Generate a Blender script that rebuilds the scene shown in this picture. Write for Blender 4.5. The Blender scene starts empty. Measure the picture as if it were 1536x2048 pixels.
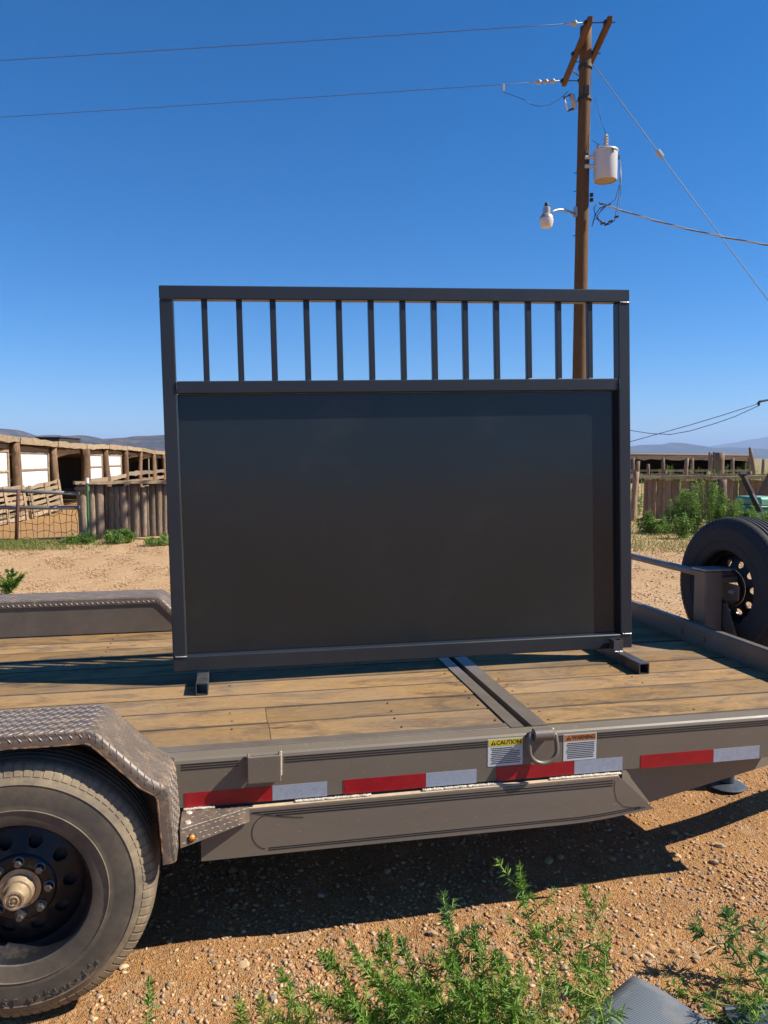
import bpy, math, random
import numpy as np
from mathutils import Vector, Matrix, Euler

rng = np.random.default_rng(7)
random.seed(7)
R = math.radians
sc = bpy.context.scene
C = sc.collection

# ------------------------------------------------------------ camera, sky, sun, exposure
CAMZ = 1.67
YAW, PITCH = R(11.4), math.atan(107 / 1538)
cam = bpy.data.cameras.new('camera'); cam.sensor_fit = 'HORIZONTAL'; cam.sensor_width = 36.0
cam.lens = 36.0 * 1538 / 1536; cam.clip_start = 0.05; cam.clip_end = 90000
camo = bpy.data.objects.new('camera', cam); C.objects.link(camo)
camo.location = (0, 0, CAMZ); camo.rotation_euler = (R(90) - PITCH, 0, -YAW)
sc.camera = camo

SUN_AZ, SUN_EL = R(105), R(43.5)          # clockwise from +Y (away from the camera)
world = bpy.data.worlds.new('World'); sc.world = world; world.use_nodes = True
wn = world.node_tree; bg = wn.nodes['Background']
sky = wn.nodes.new('ShaderNodeTexSky'); sky.sky_type = 'NISHITA'; sky.sun_disc = False
sky.sun_elevation = SUN_EL; sky.sun_rotation = SUN_AZ
sky.altitude = 1800; sky.air_density = 1.0; sky.dust_density = 0.0; sky.ozone_density = 8.0
hs_ = wn.nodes.new('ShaderNodeHueSaturation'); hs_.inputs['Saturation'].default_value = 1.26
wn.links.new(sky.outputs['Color'], hs_.inputs['Color']); wn.links.new(hs_.outputs['Color'], bg.inputs['Color'])
bg.inputs['Strength'].default_value = 0.081

sun = bpy.data.lights.new('sun', 'SUN'); sun.energy = 5.0; sun.angle = R(0.53); sun.color = (1.0, 0.93, 0.82)
suno = bpy.data.objects.new('sun', sun); C.objects.link(suno)
sdir = Vector((math.sin(SUN_AZ) * math.cos(SUN_EL), math.cos(SUN_AZ) * math.cos(SUN_EL), math.sin(SUN_EL)))
suno.rotation_euler = sdir.to_track_quat('Z', 'Y').to_euler(); suno.location = (20, -6, 20)

sc.view_settings.view_transform = 'Standard'; sc.view_settings.look = 'None'
sc.view_settings.exposure = 0.87; sc.view_settings.gamma = 1.0; sc.view_settings.use_curve_mapping = False
sc.render.engine = 'CYCLES'
sc.cycles.use_denoising = True
sc.cycles.max_bounces = 8; sc.cycles.diffuse_bounces = 3; sc.cycles.glossy_bounces = 3
sc.cycles.volume_bounces = 0; sc.cycles.sample_clamp_indirect = 6.0

# camera frame on the ground: lateral (right) and depth (ahead), for laying out the far yard
RT = np.array([math.cos(YAW), -math.sin(YAW), 0]); FW = np.array([math.sin(YAW), math.cos(YAW), 0])
F3 = np.array([FW[0] * math.cos(PITCH), FW[1] * math.cos(PITCH), -math.sin(PITCH)]); UP = np.cross(RT, F3)
def cf(lat, dep, z=0.0):
    p = RT * lat + FW * dep; return (float(p[0]), float(p[1]), float(z))
def ray(x, y): return F3 + RT * (x - 768) / 1538 - UP * (y - 1024) / 1538
O = np.array([0, 0, CAMZ])
def at_d(x, y, d):                                   # survey point: sight line at a depth
    r = ray(x, y); return O + r * (d / float(np.dot(r, FW)))
def at_z(x, y, z):
    r = ray(x, y); return O + r * ((z - CAMZ) / r[2])
def at_y(x, y, Y):
    r = ray(x, y); return O + r * (Y / r[1])

# ------------------------------------------------------------ materials
def new_mat(name):
    m = bpy.data.materials.new(name); m.use_nodes = True
    nt = m.node_tree; b = nt.nodes['Principled BSDF']
    return m, nt, b
def nd(nt, t, **kw):
    n = nt.nodes.new(t)
    for k, v in kw.items():
        if k in n.inputs.keys(): n.inputs[k].default_value = v
        else: setattr(n, k, v)
    return n
def lk(nt, a, b): nt.links.new(a, b)
def ramp(nt, fac, stops):
    r = nd(nt, 'ShaderNodeValToRGB'); e = r.color_ramp.elements
    while len(e) < len(stops): e.new(0.5)
    for i, (p, c) in enumerate(stops):
        e[i].position = p; e[i].color = (c, c, c, 1) if isinstance(c, (int, float)) else (*c, 1)
    lk(nt, fac, r.inputs[0]); return r.outputs[0]
def mixc(nt, fac, a, b, mode='MIX'):
    n = nd(nt, 'ShaderNodeMix', data_type='RGBA', blend_type=mode)
    for s, v in ((0, fac), (6, a), (7, b)):
        if isinstance(v, (int, float)): n.inputs[s].default_value = v if s == 0 else (v, v, v, 1)
        elif isinstance(v, tuple): n.inputs[s].default_value = (*v, 1) if len(v) == 3 else v
        else: lk(nt, v, n.inputs[s])
    return n.outputs[2]
def coords(nt, scale=(1, 1, 1), kind='Object', rand=0.0):
    tc = nd(nt, 'ShaderNodeTexCoord'); mp = nd(nt, 'ShaderNodeMapping'); mp.inputs['Scale'].default_value = scale
    lk(nt, tc.outputs[kind], mp.inputs['Vector'])
    if rand:
        oi = nd(nt, 'ShaderNodeObjectInfo'); m = nd(nt, 'ShaderNodeMath', operation='MULTIPLY'); m.inputs[1].default_value = rand
        lk(nt, oi.outputs['Random'], m.inputs[0])
        cx = nd(nt, 'ShaderNodeCombineXYZ'); lk(nt, m.outputs[0], cx.inputs[0]); lk(nt, m.outputs[0], cx.inputs[2])
        lk(nt, cx.outputs[0], mp.inputs['Location'])
    return mp.outputs[0]
def noise(nt, vec, scale, detail=6, rough=.55, dist=0.0):
    n = nd(nt, 'ShaderNodeTexNoise', Scale=scale, Detail=detail, Roughness=rough, Distortion=dist)
    lk(nt, vec, n.inputs['Vector']); return n.outputs[0]
def bump(nt, b, h, strength=.3, dist=.01):
    n = nd(nt, 'ShaderNodeBump', Strength=strength, Distance=dist); lk(nt, h, n.inputs['Height'])
    lk(nt, n.outputs[0], b.inputs['Normal']); return n
KA = .80                                                # overall reflectance level of the place
def fin(nt, c): return mixc(nt, 1.0, c, (KA, KA, KA), 'MULTIPLY')
def sc3(c, k): return tuple(max(0, min(1, x * k)) for x in c)

def paint(name, col, rough=.5, metal=0.0, var=.18, scale=5, dirt=None, dirt_amt=.5, dirt_scale=9, bs=.1, bscale=60, bd=.002, stretch=(1, 1, 1), spec=.5, rand=0.0, scratch=None):
    m, nt, b = new_mat(name); v = coords(nt, stretch, rand=rand)
    n1 = noise(nt, v, scale)
    c = mixc(nt, ramp(nt, n1, [(.3, 0.0), (.7, 1.0)]), sc3(col, 1 - var), sc3(col, 1 + var))
    rr = nd(nt, 'ShaderNodeMapRange'); rr.inputs[3].default_value = rough * .8; rr.inputs[4].default_value = min(1, rough * 1.25)
    lk(nt, noise(nt, v, scale * 3), rr.inputs[0]); lk(nt, rr.outputs[0], b.inputs['Roughness'])
    if dirt is not None:
        d = ramp(nt, noise(nt, v, dirt_scale, 8, .65), [(.62 - .3 * dirt_amt, 0.0), (.80 - .25 * dirt_amt, 1.0)])
        c = mixc(nt, d, c, dirt)
    if scratch is not None:
        for ang, st_ in ((.5, (2.2, 1, 34)), (-.35, (2.6, 1, 30)), (1.2, (30, 1, 2.4))):
            tc = nd(nt, 'ShaderNodeTexCoord'); mp = nd(nt, 'ShaderNodeMapping'); mp.inputs['Rotation'].default_value = (0, ang, 0); lk(nt, tc.outputs['Object'], mp.inputs['Vector'])
            m2 = nd(nt, 'ShaderNodeMapping'); m2.inputs['Scale'].default_value = st_; lk(nt, mp.outputs[0], m2.inputs['Vector'])
            c = mixc(nt, ramp(nt, noise(nt, m2.outputs[0], 7, 4, .6, .5), [(.665, 0.0), (.70, .38)]), c, scratch)
        sp = nd(nt, 'ShaderNodeTexVoronoi', Scale=26.0); lk(nt, v, sp.inputs['Vector'])
        c = mixc(nt, ramp(nt, sp.outputs['Distance'], [(.05, .6), (.09, 0.0)]), c, scratch)
    lk(nt, fin(nt, c), b.inputs['Base Color']); b.inputs['Metallic'].default_value = metal
    b.inputs['Specular IOR Level'].default_value = spec
    if bs: bump(nt, b, noise(nt, v, bscale, 4), bs, bd)
    return m

def wood(name, light, dark, stretch, grain=1.0, rough=.75, stain=None, stain_amt=.4, crack=.5, rand=7.0, bd=.003, per=.25):
    m, nt, b = new_mat(name); v = coords(nt, stretch, rand=rand)
    g = noise(nt, v, 9 * grain, 9, .62, .6)
    c = mixc(nt, ramp(nt, g, [(.32, 0.0), (.68, 1.0)]), dark, light)
    fine = noise(nt, v, 34 * grain, 5, .6, .3)
    c = mixc(nt, ramp(nt, fine, [(.42, .45), (.62, 0.0)]), c, sc3(dark, .5))
    ck = ramp(nt, noise(nt, v, 15 * grain, 3, .5, 1.2), [(.68, 0.0), (.74, crack)])
    c = mixc(nt, ck, c, sc3(dark, .22))
    if stain is not None:
        v2 = coords(nt, (.8, 2.4, 1.0))
        s = ramp(nt, noise(nt, v2, 3.6, 9, .70, 1.0), [(.47, 0.0), (.60, .9)])
        s2 = nd(nt, 'ShaderNodeMath', operation='MULTIPLY'); lk(nt, s, s2.inputs[0]); lk(nt, ramp(nt, noise(nt, coords(nt, (3, 30, 3)), 5, 6, .7), [(.36, 0.1), (.56, 1.0)]), s2.inputs[1])
        c = mixc(nt, s2.outputs[0], c, stain)
        c = mixc(nt, ramp(nt, noise(nt, coords(nt, (.7, 1.3, 1)), 2.6, 8, .65), [(.40, 0.0), (.66, .55)]), c, (.30, .225, .155))
        kn = nd(nt, 'ShaderNodeTexVoronoi', Scale=3.3, Randomness=1.0); lk(nt, coords(nt, (.55, 1.7, 1.0), rand=3.0), kn.inputs['Vector'])
        c = mixc(nt, ramp(nt, kn.outputs['Distance'], [(.028, .85), (.05, 0.0)]), c, (.10, .055, .028))
    oi = nd(nt, 'ShaderNodeObjectInfo'); mr = nd(nt, 'ShaderNodeMapRange'); mr.inputs[3].default_value = 1 - per; mr.inputs[4].default_value = 1 + per
    lk(nt, oi.outputs['Random'], mr.inputs[0])
    hsv = nd(nt, 'ShaderNodeHueSaturation'); lk(nt, mr.outputs[0], hsv.inputs['Value']); lk(nt, c, hsv.inputs['Color'])
    lk(nt, fin(nt, hsv.outputs[0]), b.inputs['Base Color']); b.inputs['Roughness'].default_value = rough
    bump(nt, b, mixc(nt, .5, fine, g), .55, bd); b.inputs['Specular IOR Level'].default_value = .06
    return m

def stone_mat(name, island):
    m, nt, b = new_mat(name)
    if island:
        s = nd(nt, 'ShaderNodeNewGeometry').outputs['Random Per Island']
    else:
        s = nd(nt, 'ShaderNodeObjectInfo').outputs['Random']
    r = nd(nt, 'ShaderNodeValToRGB'); e = r.color_ramp.elements; r.color_ramp.interpolation = 'CONSTANT'
    pal = [(.50, .29, .13), (.56, .36, .19), (.30, .24, .19), (.62, .44, .25), (.44, .22, .115), (.23, .205, .18), (.54, .31, .165), (.40, .29, .19), (.68, .54, .34), (.48, .28, .145), (.36, .17, .095), (.58, .38, .19)]
    while len(e) < len(pal): e.new(.5)
    for i, c in enumerate(pal): e[i].position = i / len(pal); e[i].color = (*c, 1)
    lk(nt, s, r.inputs[0]); v = coords(nt)
    c = mixc(nt, ramp(nt, noise(nt, v, 55, 6), [(.35, .0), (.7, .4)]), r.outputs[0], (.42, .23, .09))
    lk(nt, fin(nt, c), b.inputs['Base Color']); b.inputs['Roughness'].default_value = .85; b.inputs['Specular IOR Level'].default_value = .25
    bump(nt, b, noise(nt, v, 140, 4), .35, .002)
    return m

def ground_mat(name, a, bcol, c3, peb=1.0, zones=False):
    m, nt, b = new_mat(name); v = coords(nt)
    big = noise(nt, v, .55, 7, .6); mid = noise(nt, v, 5, 8, .65)
    c = mixc(nt, ramp(nt, big, [(.35, 0.0), (.65, 1.0)]), a, bcol)
    c = mixc(nt, ramp(nt, mid, [(.42, 0.0), (.72, .8)]), c, c3)
    pebf = 1.0
    if zones:                                           # redder soil by the trailer, sage-covered range far off
        sx = nd(nt, 'ShaderNodeSeparateXYZ'); lk(nt, v, sx.inputs[0])
        w = nd(nt, 'ShaderNodeMath', operation='MULTIPLY_ADD'); lk(nt, big, w.inputs[0]); w.inputs[1].default_value = 3.0; lk(nt, sx.outputs[1], w.inputs[2])
        near = nd(nt, 'ShaderNodeMapRange'); near.inputs[1].default_value = 5.0; near.inputs[2].default_value = 8.5; near.inputs[3].default_value = 1.0; near.inputs[4].default_value = 0.0
        lk(nt, w.outputs[0], near.inputs[0])
        c = mixc(nt, near.outputs[0], c, mixc(nt, ramp(nt, mid, [(.38, 0.0), (.62, 1.0)]), (.50, .235, .075), (.33, .145, .045)))
        far = nd(nt, 'ShaderNodeMapRange'); far.inputs[1].default_value = 26.0; far.inputs[2].default_value = 70.0; lk(nt, w.outputs[0], far.inputs[0])
    vo = nd(nt, 'ShaderNodeTexVoronoi', Scale=48.0, Randomness=1.0); lk(nt, v, vo.inputs['Vector'])
    hs = nd(nt, 'ShaderNodeSeparateColor'); lk(nt, vo.outputs['Color'], hs.inputs[0])
    pc = ramp(nt, hs.outputs[0], [(0.0, (.32, .17, .08)), (.3, (.50, .30, .145)), (.6, (.60, .42, .24)), (.85, (.34, .27, .19)), (1.0, (.74, .58, .38))])
    pm = ramp(nt, hs.outputs[1], [(.45, 0.0), (.55, .75 * peb)])
    if zones:
        pq = nd(nt, 'ShaderNodeMath', operation='MULTIPLY_ADD'); lk(nt, near.outputs[0], pq.inputs[0]); pq.inputs[1].default_value = -.72; pq.inputs[2].default_value = 1.0
        pr_ = nd(nt, 'ShaderNodeMath', operation='MULTIPLY'); lk(nt, pm, pr_.inputs[0]); lk(nt, pq.outputs[0], pr_.inputs[1]); pmc = pr_.outputs[0]
    else: pmc = pm
    c = mixc(nt, pmc, c, pc)
    vo2 = nd(nt, 'ShaderNodeTexVoronoi', Scale=170.0, Randomness=1.0); lk(nt, v, vo2.inputs['Vector'])
    h2 = nd(nt, 'ShaderNodeSeparateColor'); lk(nt, vo2.outputs['Color'], h2.inputs[0])
    c = mixc(nt, .34 * peb, c, ramp(nt, h2.outputs[0], [(0.0, (.20, .10, .045)), (.5, (.48, .28, .12)), (1.0, (.76, .57, .34))]))
    vo3 = nd(nt, 'ShaderNodeTexVoronoi', Scale=17.0, Randomness=1.0); lk(nt, v, vo3.inputs['Vector'])
    h3 = nd(nt, 'ShaderNodeSeparateColor'); lk(nt, vo3.outputs['Color'], h3.inputs[0])
    c = c if not zones else mixc(nt, ramp(nt, h3.outputs[0], [(.90, 0.0), (.94, .22)]), c, ramp(nt, h3.outputs[1], [(0.0, (.22, .13, .07)), (1.0, (.75, .60, .42))]))
    if zones: c = mixc(nt, far.outputs[0], c, mixc(nt, ramp(nt, mid, [(.4, 0.0), (.6, 1.0)]), (.22, .20, .095), (.36, .27, .14)))
    lk(nt, fin(nt, c), b.inputs['Base Color']); b.inputs['Roughness'].default_value = .95; b.inputs['Specular IOR Level'].default_value = .15
    d1 = ramp(nt, vo.outputs['Distance'], [(.0, 1.0), (.6, 0.0)]); d2 = ramp(nt, vo2.outputs['Distance'], [(0.0, 1.0), (.6, 0.0)])
    hh = mixc(nt, .35, mixc(nt, pm, 0.25, d1), d2)
    hh = mixc(nt, .4, hh, noise(nt, v, 26, 8, .7))
    bump(nt, b, hh, 1.0, .022)
    return m

def leaf_mat(name, c1, c2):
    m, nt, b = new_mat(name)
    s = nd(nt, 'ShaderNodeNewGeometry').outputs['Random Per Island']
    lk(nt, fin(nt, mixc(nt, s, c1, c2)), b.inputs['Base Color']); b.inputs['Roughness'].default_value = .55
    b.inputs['Specular IOR Level'].default_value = .35
    tr = nd(nt, 'ShaderNodeBsdfTranslucent'); lk(nt, mixc(nt, s, sc3(c1, 1.3), sc3(c2, 1.3)), tr.inputs['Color'])
    mx = nd(nt, 'ShaderNodeMixShader'); mx.inputs[0].default_value = .3
    out = nt.nodes['Material Output']; lk(nt, b.outputs[0], mx.inputs[1]); lk(nt, tr.outputs[0], mx.inputs[2]); lk(nt, mx.outputs[0], out.inputs['Surface'])
    return m

def tyre_mat(name, dust_lo, dust_hi, dust, bands=False):
    m, nt, b = new_mat(name); v = coords(nt)
    n = noise(nt, v, 7, 8, .62); n2 = noise(nt, v, 40, 6, .6)
    f = ramp(nt, n, [(.3, dust_lo), (.7, dust_hi)])
    if bands:                                           # dust caked by radius: tan shoulder, rubbed blue-black flank, brown inner ring
        sx = nd(nt, 'ShaderNodeSeparateXYZ'); lk(nt, v, sx.inputs[0]); cb = nd(nt, 'ShaderNodeCombineXYZ'); lk(nt, sx.outputs[0], cb.inputs[0]); lk(nt, sx.outputs[2], cb.inputs[2])
        ln = nd(nt, 'ShaderNodeVectorMath', operation='LENGTH'); lk(nt, cb.outputs[0], ln.inputs[0])
        wob = nd(nt, 'ShaderNodeMath', operation='MULTIPLY_ADD'); lk(nt, n, wob.inputs[0]); wob.inputs[1].default_value = .02; lk(nt, ln.outputs['Value'], wob.inputs[2])
        mr = nd(nt, 'ShaderNodeMapRange'); mr.inputs[1].default_value = .20; mr.inputs[2].default_value = .42; lk(nt, wob.outputs[0], mr.inputs[0])
        rad = ramp(nt, mr.outputs[0], [(0.0, .22), (.28, .42), (.36, .50), (.40, .26), (.62, .36), (.72, .85), (.86, 1.0), (.93, .55), (1.0, .45)])
        mu = nd(nt, 'ShaderNodeMath', operation='MULTIPLY'); lk(nt, rad, mu.inputs[0]); lk(nt, ramp(nt, n, [(.28, .45), (.62, 1.25)]), mu.inputs[1]); f = mu.outputs[0]
    f2 = nd(nt, 'ShaderNodeMath', operation='MULTIPLY'); lk(nt, f, f2.inputs[0]); lk(nt, ramp(nt, n2, [(.3, .65), (.7, 1.0)]), f2.inputs[1])
    c = mixc(nt, f2.outputs[0], (.036, .039, .044), dust)
    lk(nt, fin(nt, c), b.inputs['Base Color']); b.inputs['Roughness'].default_value = .72; b.inputs['Specular IOR Level'].default_value = .3
    bump(nt, b, n2, .25, .002)
    return m

M = {}
TAUPE = (.195, .160, .118)
M['taupe'] = paint('trailer taupe paint', TAUPE, .48, 0, .07, 3, dirt=(.30, .24, .17), dirt_amt=-.02, dirt_scale=55, bs=.05, scratch=(.36, .30, .23))
M['taupe_worn'] = paint('worn taupe steel', (.18, .148, .120), .42, .15, .13, 9, dirt=(.28, .215, .15), dirt_amt=.12, dirt_scale=40, bs=.2, bscale=70)
M['lower'] = paint('scratched taupe channel', (.218, .175, .130), .45, 0, .10, 3.0, dirt=(.30, .24, .18), dirt_amt=.0, dirt_scale=30, bs=.07, stretch=(.35, 1, 1.8), scratch=(.37, .31, .25))
M['plate'] = paint('diamond plate taupe', (.17, .132, .105), .46, .15, .2, 9, dirt=(.38, .26, .16), dirt_amt=.38, dirt_scale=16, bs=.2, bscale=90)
M['plate_tread'] = paint('worn tread highlights', (.20, .163, .132), .46, .25, .25, 15, bs=.1)
M['rust'] = paint('rusty cut edge', (.30, .15, .07), .85, 0, .35, 60, dirt=(.42, .30, .17), dirt_amt=.5, dirt_scale=50, bs=.5, bscale=180)
M['ledge_lit'] = paint('sunlit ledge tan', (.56, .42, .27), .9, 0, .14, 20, bs=.2)  # paler than the channel: the ledge's sunlit top put into its colour
M['weld'] = paint('pale weld bead', (.56, .49, .39), .5, 0, .15, 40, bs=.3, bscale=150)
M['gate'] = paint('charcoal powder coat', (.024, .029, .037), .36, 0, .10, 4, spec=.42, bs=.02, bscale=300, bd=.0005)
M['sheet'] = paint('charcoal sheet steel', (.017, .024, .029), .16, 0, .12, 1.4, dirt=(.030, .034, .036), dirt_amt=.30, dirt_scale=1.8, bs=.28, bscale=1.3, bd=.014, spec=.42)
M['raw'] = paint('raw mill steel', (.13, .125, .125), .42, .55, .25, 16, dirt=(.06, .06, .065), dirt_amt=.4, dirt_scale=20, bs=.1)
M['bright'] = paint('bright weld metal', (.5, .5, .5), .35, .6, .3, 60, bs=.4, bscale=200)
M['deck'] = wood('deck planks', (.53, .325, .140), (.30, .180, .076), (1.3, 16, 16), stain=(.075, .062, .055), stain_amt=.45, per=.20, crack=.6)
M['seam'] = paint('grimy shaded board edges', (.085, .060, .040), .9, 0, .3, 12, bs=.1)  # seam grime and the shade of the gaps in one dark colour
M['old_wood'] = wood('weathered brown wood', (.44, .325, .225), (.21, .145, .098), (9, 9, 1.1), grain=0.5, stain=None, per=.22)
M['grey_wood'] = wood('grey weathered logs', (.44, .34, .245), (.18, .132, .095), (11, 11, 1.0), grain=0.5, stain=None, per=.3)
M['shade_wood'] = wood('boards in shed shade', (.085, .06, .045), (.04, .03, .022), (9, 9, 1.1), stain=None, per=.25)  # wood colour darkened to paint in the shade inside the sheds
M['pale_wood'] = wood('sun bleached boards', (.66, .51, .33), (.28, .195, .12), (2, 2, 9), grain=0.4, stain=None, per=.2)
M['post_wood'] = wood('round brown posts', (.40, .26, .16), (.13, .08, .05), (9, 9, .9), grain=0.4, stain=None, per=.2)
M['pole_wood'] = wood('treated pole wood', (.235, .145, .075), (.11, .068, .038), (12, 12, .6), stain=None, per=.05, bd=.006)
M['arm_wood'] = wood('crossarm wood', (.24, .135, .065), (.12, .068, .038), (3, 3, 3), stain=None, per=.1)
M['panel_white'] = paint('white sheet panel', (.82, .81, .78), .5, 0, .03, 2, bs=.03)
M['canvas'] = paint('canvas tarp', (.52, .45, .33), .9, 0, .1, 3, bs=.1)
M['black_rubber'] = paint('black roofing', (.03, .03, .032), .7, 0, .2, 5, bs=.1)
M['galv'] = paint('galvanised steel', (.42, .43, .44), .42, .55, .14, 8, bs=.05)
M['pipe_grey'] = paint('grey steel pipe', (.22, .215, .21), .5, .3, .2, 5, dirt=(.24, .13, .07), dirt_amt=.3, dirt_scale=8, bs=.1)
M['rust_pipe'] = paint('rusty pipe post', (.14, .065, .04), .8, .1, .3, 12, bs=.2)
M['green_paint'] = paint('green steel post', (.03, .16, .06), .5, 0, .2, 8, bs=.05)
M['white'] = paint('white enamel', (.78, .78, .76), .35, 0, .04, 3, bs=.02)
M['can'] = paint('transformer grey enamel', (.62, .63, .63), .38, 0, .05, 2, bs=.02)
M['can_base'] = paint('transformer base', (.42, .31, .18), .6, 0, .12, 5, bs=.05)
M['porcelain'] = paint('grey porcelain', (.45, .46, .47), .25, 0, .08, 4, bs=0)
M['dark_metal'] = paint('dark hardware', (.045, .045, .048), .5, .4, .2, 10, bs=.1)
M['wire'] = paint('aluminium conductor', (.12, .11, .11), .55, .3, .1, 3, bs=0)
M['wire_black'] = paint('black cable', (.025, .027, .032), .5, 0, .1, 3, bs=0)
M['steel_wire'] = paint('weathered fence wire', (.12, .085, .065), .65, .4, .2, 5, bs=0)
M['lens'] = paint('frosted lamp lens', (.72, .66, .60), .3, 0, .06, 8, bs=.1)
M['rim'] = paint('black wheel paint', (.016, .016, .018), .33, 0, .2, 6, dirt=(.10, .085, .065), dirt_amt=.18, dirt_scale=11, bs=.06, spec=.3)
M['hub'] = paint('dirty grey hub', (.46, .34, .20), .5, .25, .25, 14, dirt=(.14, .09, .05), dirt_amt=.4, dirt_scale=24, bs=.2)
M['nut'] = paint('zinc lug nut', (.13, .13, .135), .35, .7, .2, 30, dirt=(.05, .045, .04), dirt_amt=.3, dirt_scale=40, bs=.1)
M['tyre'] = tyre_mat('dusty tyre rubber', .30, .95, (.37, .285, .175), True)
M['tyre_mark'] = tyre_mat('dusty raised lettering', .30, .60, (.25, .21, .145))
M['tyre_dark'] = tyre_mat('spare tyre rubber', .0, .30, (.10, .075, .055))
M['red_tape'] = paint('red reflective tape', (.42, .010, .020), .3, 0, .14, 20, dirt=(.30, .09, .07), dirt_amt=.08, dirt_scale=40, bs=.04, bscale=400, bd=.0004)
M['white_tape'] = paint('silver reflective tape', (.44, .48, .55), .35, .1, .1, 60, dirt=(.30, .31, .34), dirt_amt=.2, dirt_scale=70, bs=.05, bscale=500, bd=.0004)
def tape_cells(m, a, k):
    nt = m.node_tree; b = nt.nodes['Principled BSDF']; src = b.inputs['Base Color'].links[0].from_socket
    br = nd(nt, 'ShaderNodeTexBrick', Scale=1.0); br.inputs['Brick Width'].default_value = .0085; br.inputs['Row Height'].default_value = .0062; br.inputs['Mortar Size'].default_value = .0011
    tc = nd(nt, 'ShaderNodeTexCoord'); sx = nd(nt, 'ShaderNodeSeparateXYZ'); cb = nd(nt, 'ShaderNodeCombineXYZ'); lk(nt, tc.outputs['Object'], sx.inputs[0]); lk(nt, sx.outputs[0], cb.inputs[0]); lk(nt, sx.outputs[2], cb.inputs[1]); lk(nt, cb.outputs[0], br.inputs['Vector'])
    lk(nt, mixc(nt, ramp(nt, br.outputs['Fac'], [(.3, 0.0), (.7, k)]), src, a), b.inputs['Base Color'])
tape_cells(M['white_tape'], (.25, .30, .38), .7); tape_cells(M['red_tape'], (.20, .006, .012), .35)
M['black_print'] = paint('black print', (.012, .012, .013), .5, 0, 0, 3, bs=0)
M['label_white'] = paint('label white', (.66, .68, .68), .4, 0, .04, 20, bs=0)
M['label_yellow'] = paint('label yellow', (.72, .58, .02), .4, 0, .05, 20, bs=0)
M['label_orange'] = paint('label orange', (.55, .19, .05), .45, 0, .1, 30, bs=0)
M['amber'] = paint('amber lens', (.75, .25, .02), .2, 0, .1, 20, bs=0)
M['blue_steel'] = paint('blue grey steel', (.07, .09, .115), .5, .3, .15, 9, dirt=(.2, .15, .1), dirt_amt=.3, bs=.1)
M['mint'] = paint('faded green paint', (.16, .42, .29), .5, 0, .12, 4, dirt=(.2, .22, .14), dirt_amt=.25, bs=.05)
M['stone'] = stone_mat('pebbles', False); M['stones'] = stone_mat('gravel', True)
M['ground'] = ground_mat('gravelly dirt', (.73, .44, .22), (.81, .545, .31), (.58, .33, .15), 1.0, True)
M['corral'] = ground_mat('corral soil', (.44, .245, .085), (.40, .20, .08), (.48, .29, .10), .25)
M['leaf'] = leaf_mat('weed leaves', (.07, .17, .018), (.20, .34, .045))
M['leaf_pale'] = leaf_mat('dusty yellowing leaves', (.16, .24, .035), (.30, .38, .08))
M['leaf_blue'] = leaf_mat('grey green leaves', (.06, .15, .035), (.15, .28, .075))
M['leaf_far'] = leaf_mat('brush leaves', (.10, .19, .03), (.20, .32, .06))
M['stem'] = paint('pale green stem', (.38, .44, .09), .5, 0, .2, 20, bs=0)
M['grass'] = leaf_mat('short grass', (.15, .19, .04), (.28, .28, .08))
M['straw'] = paint('dry straw', (.55, .40, .19), .8, 0, .2, 20, bs=0)

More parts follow.
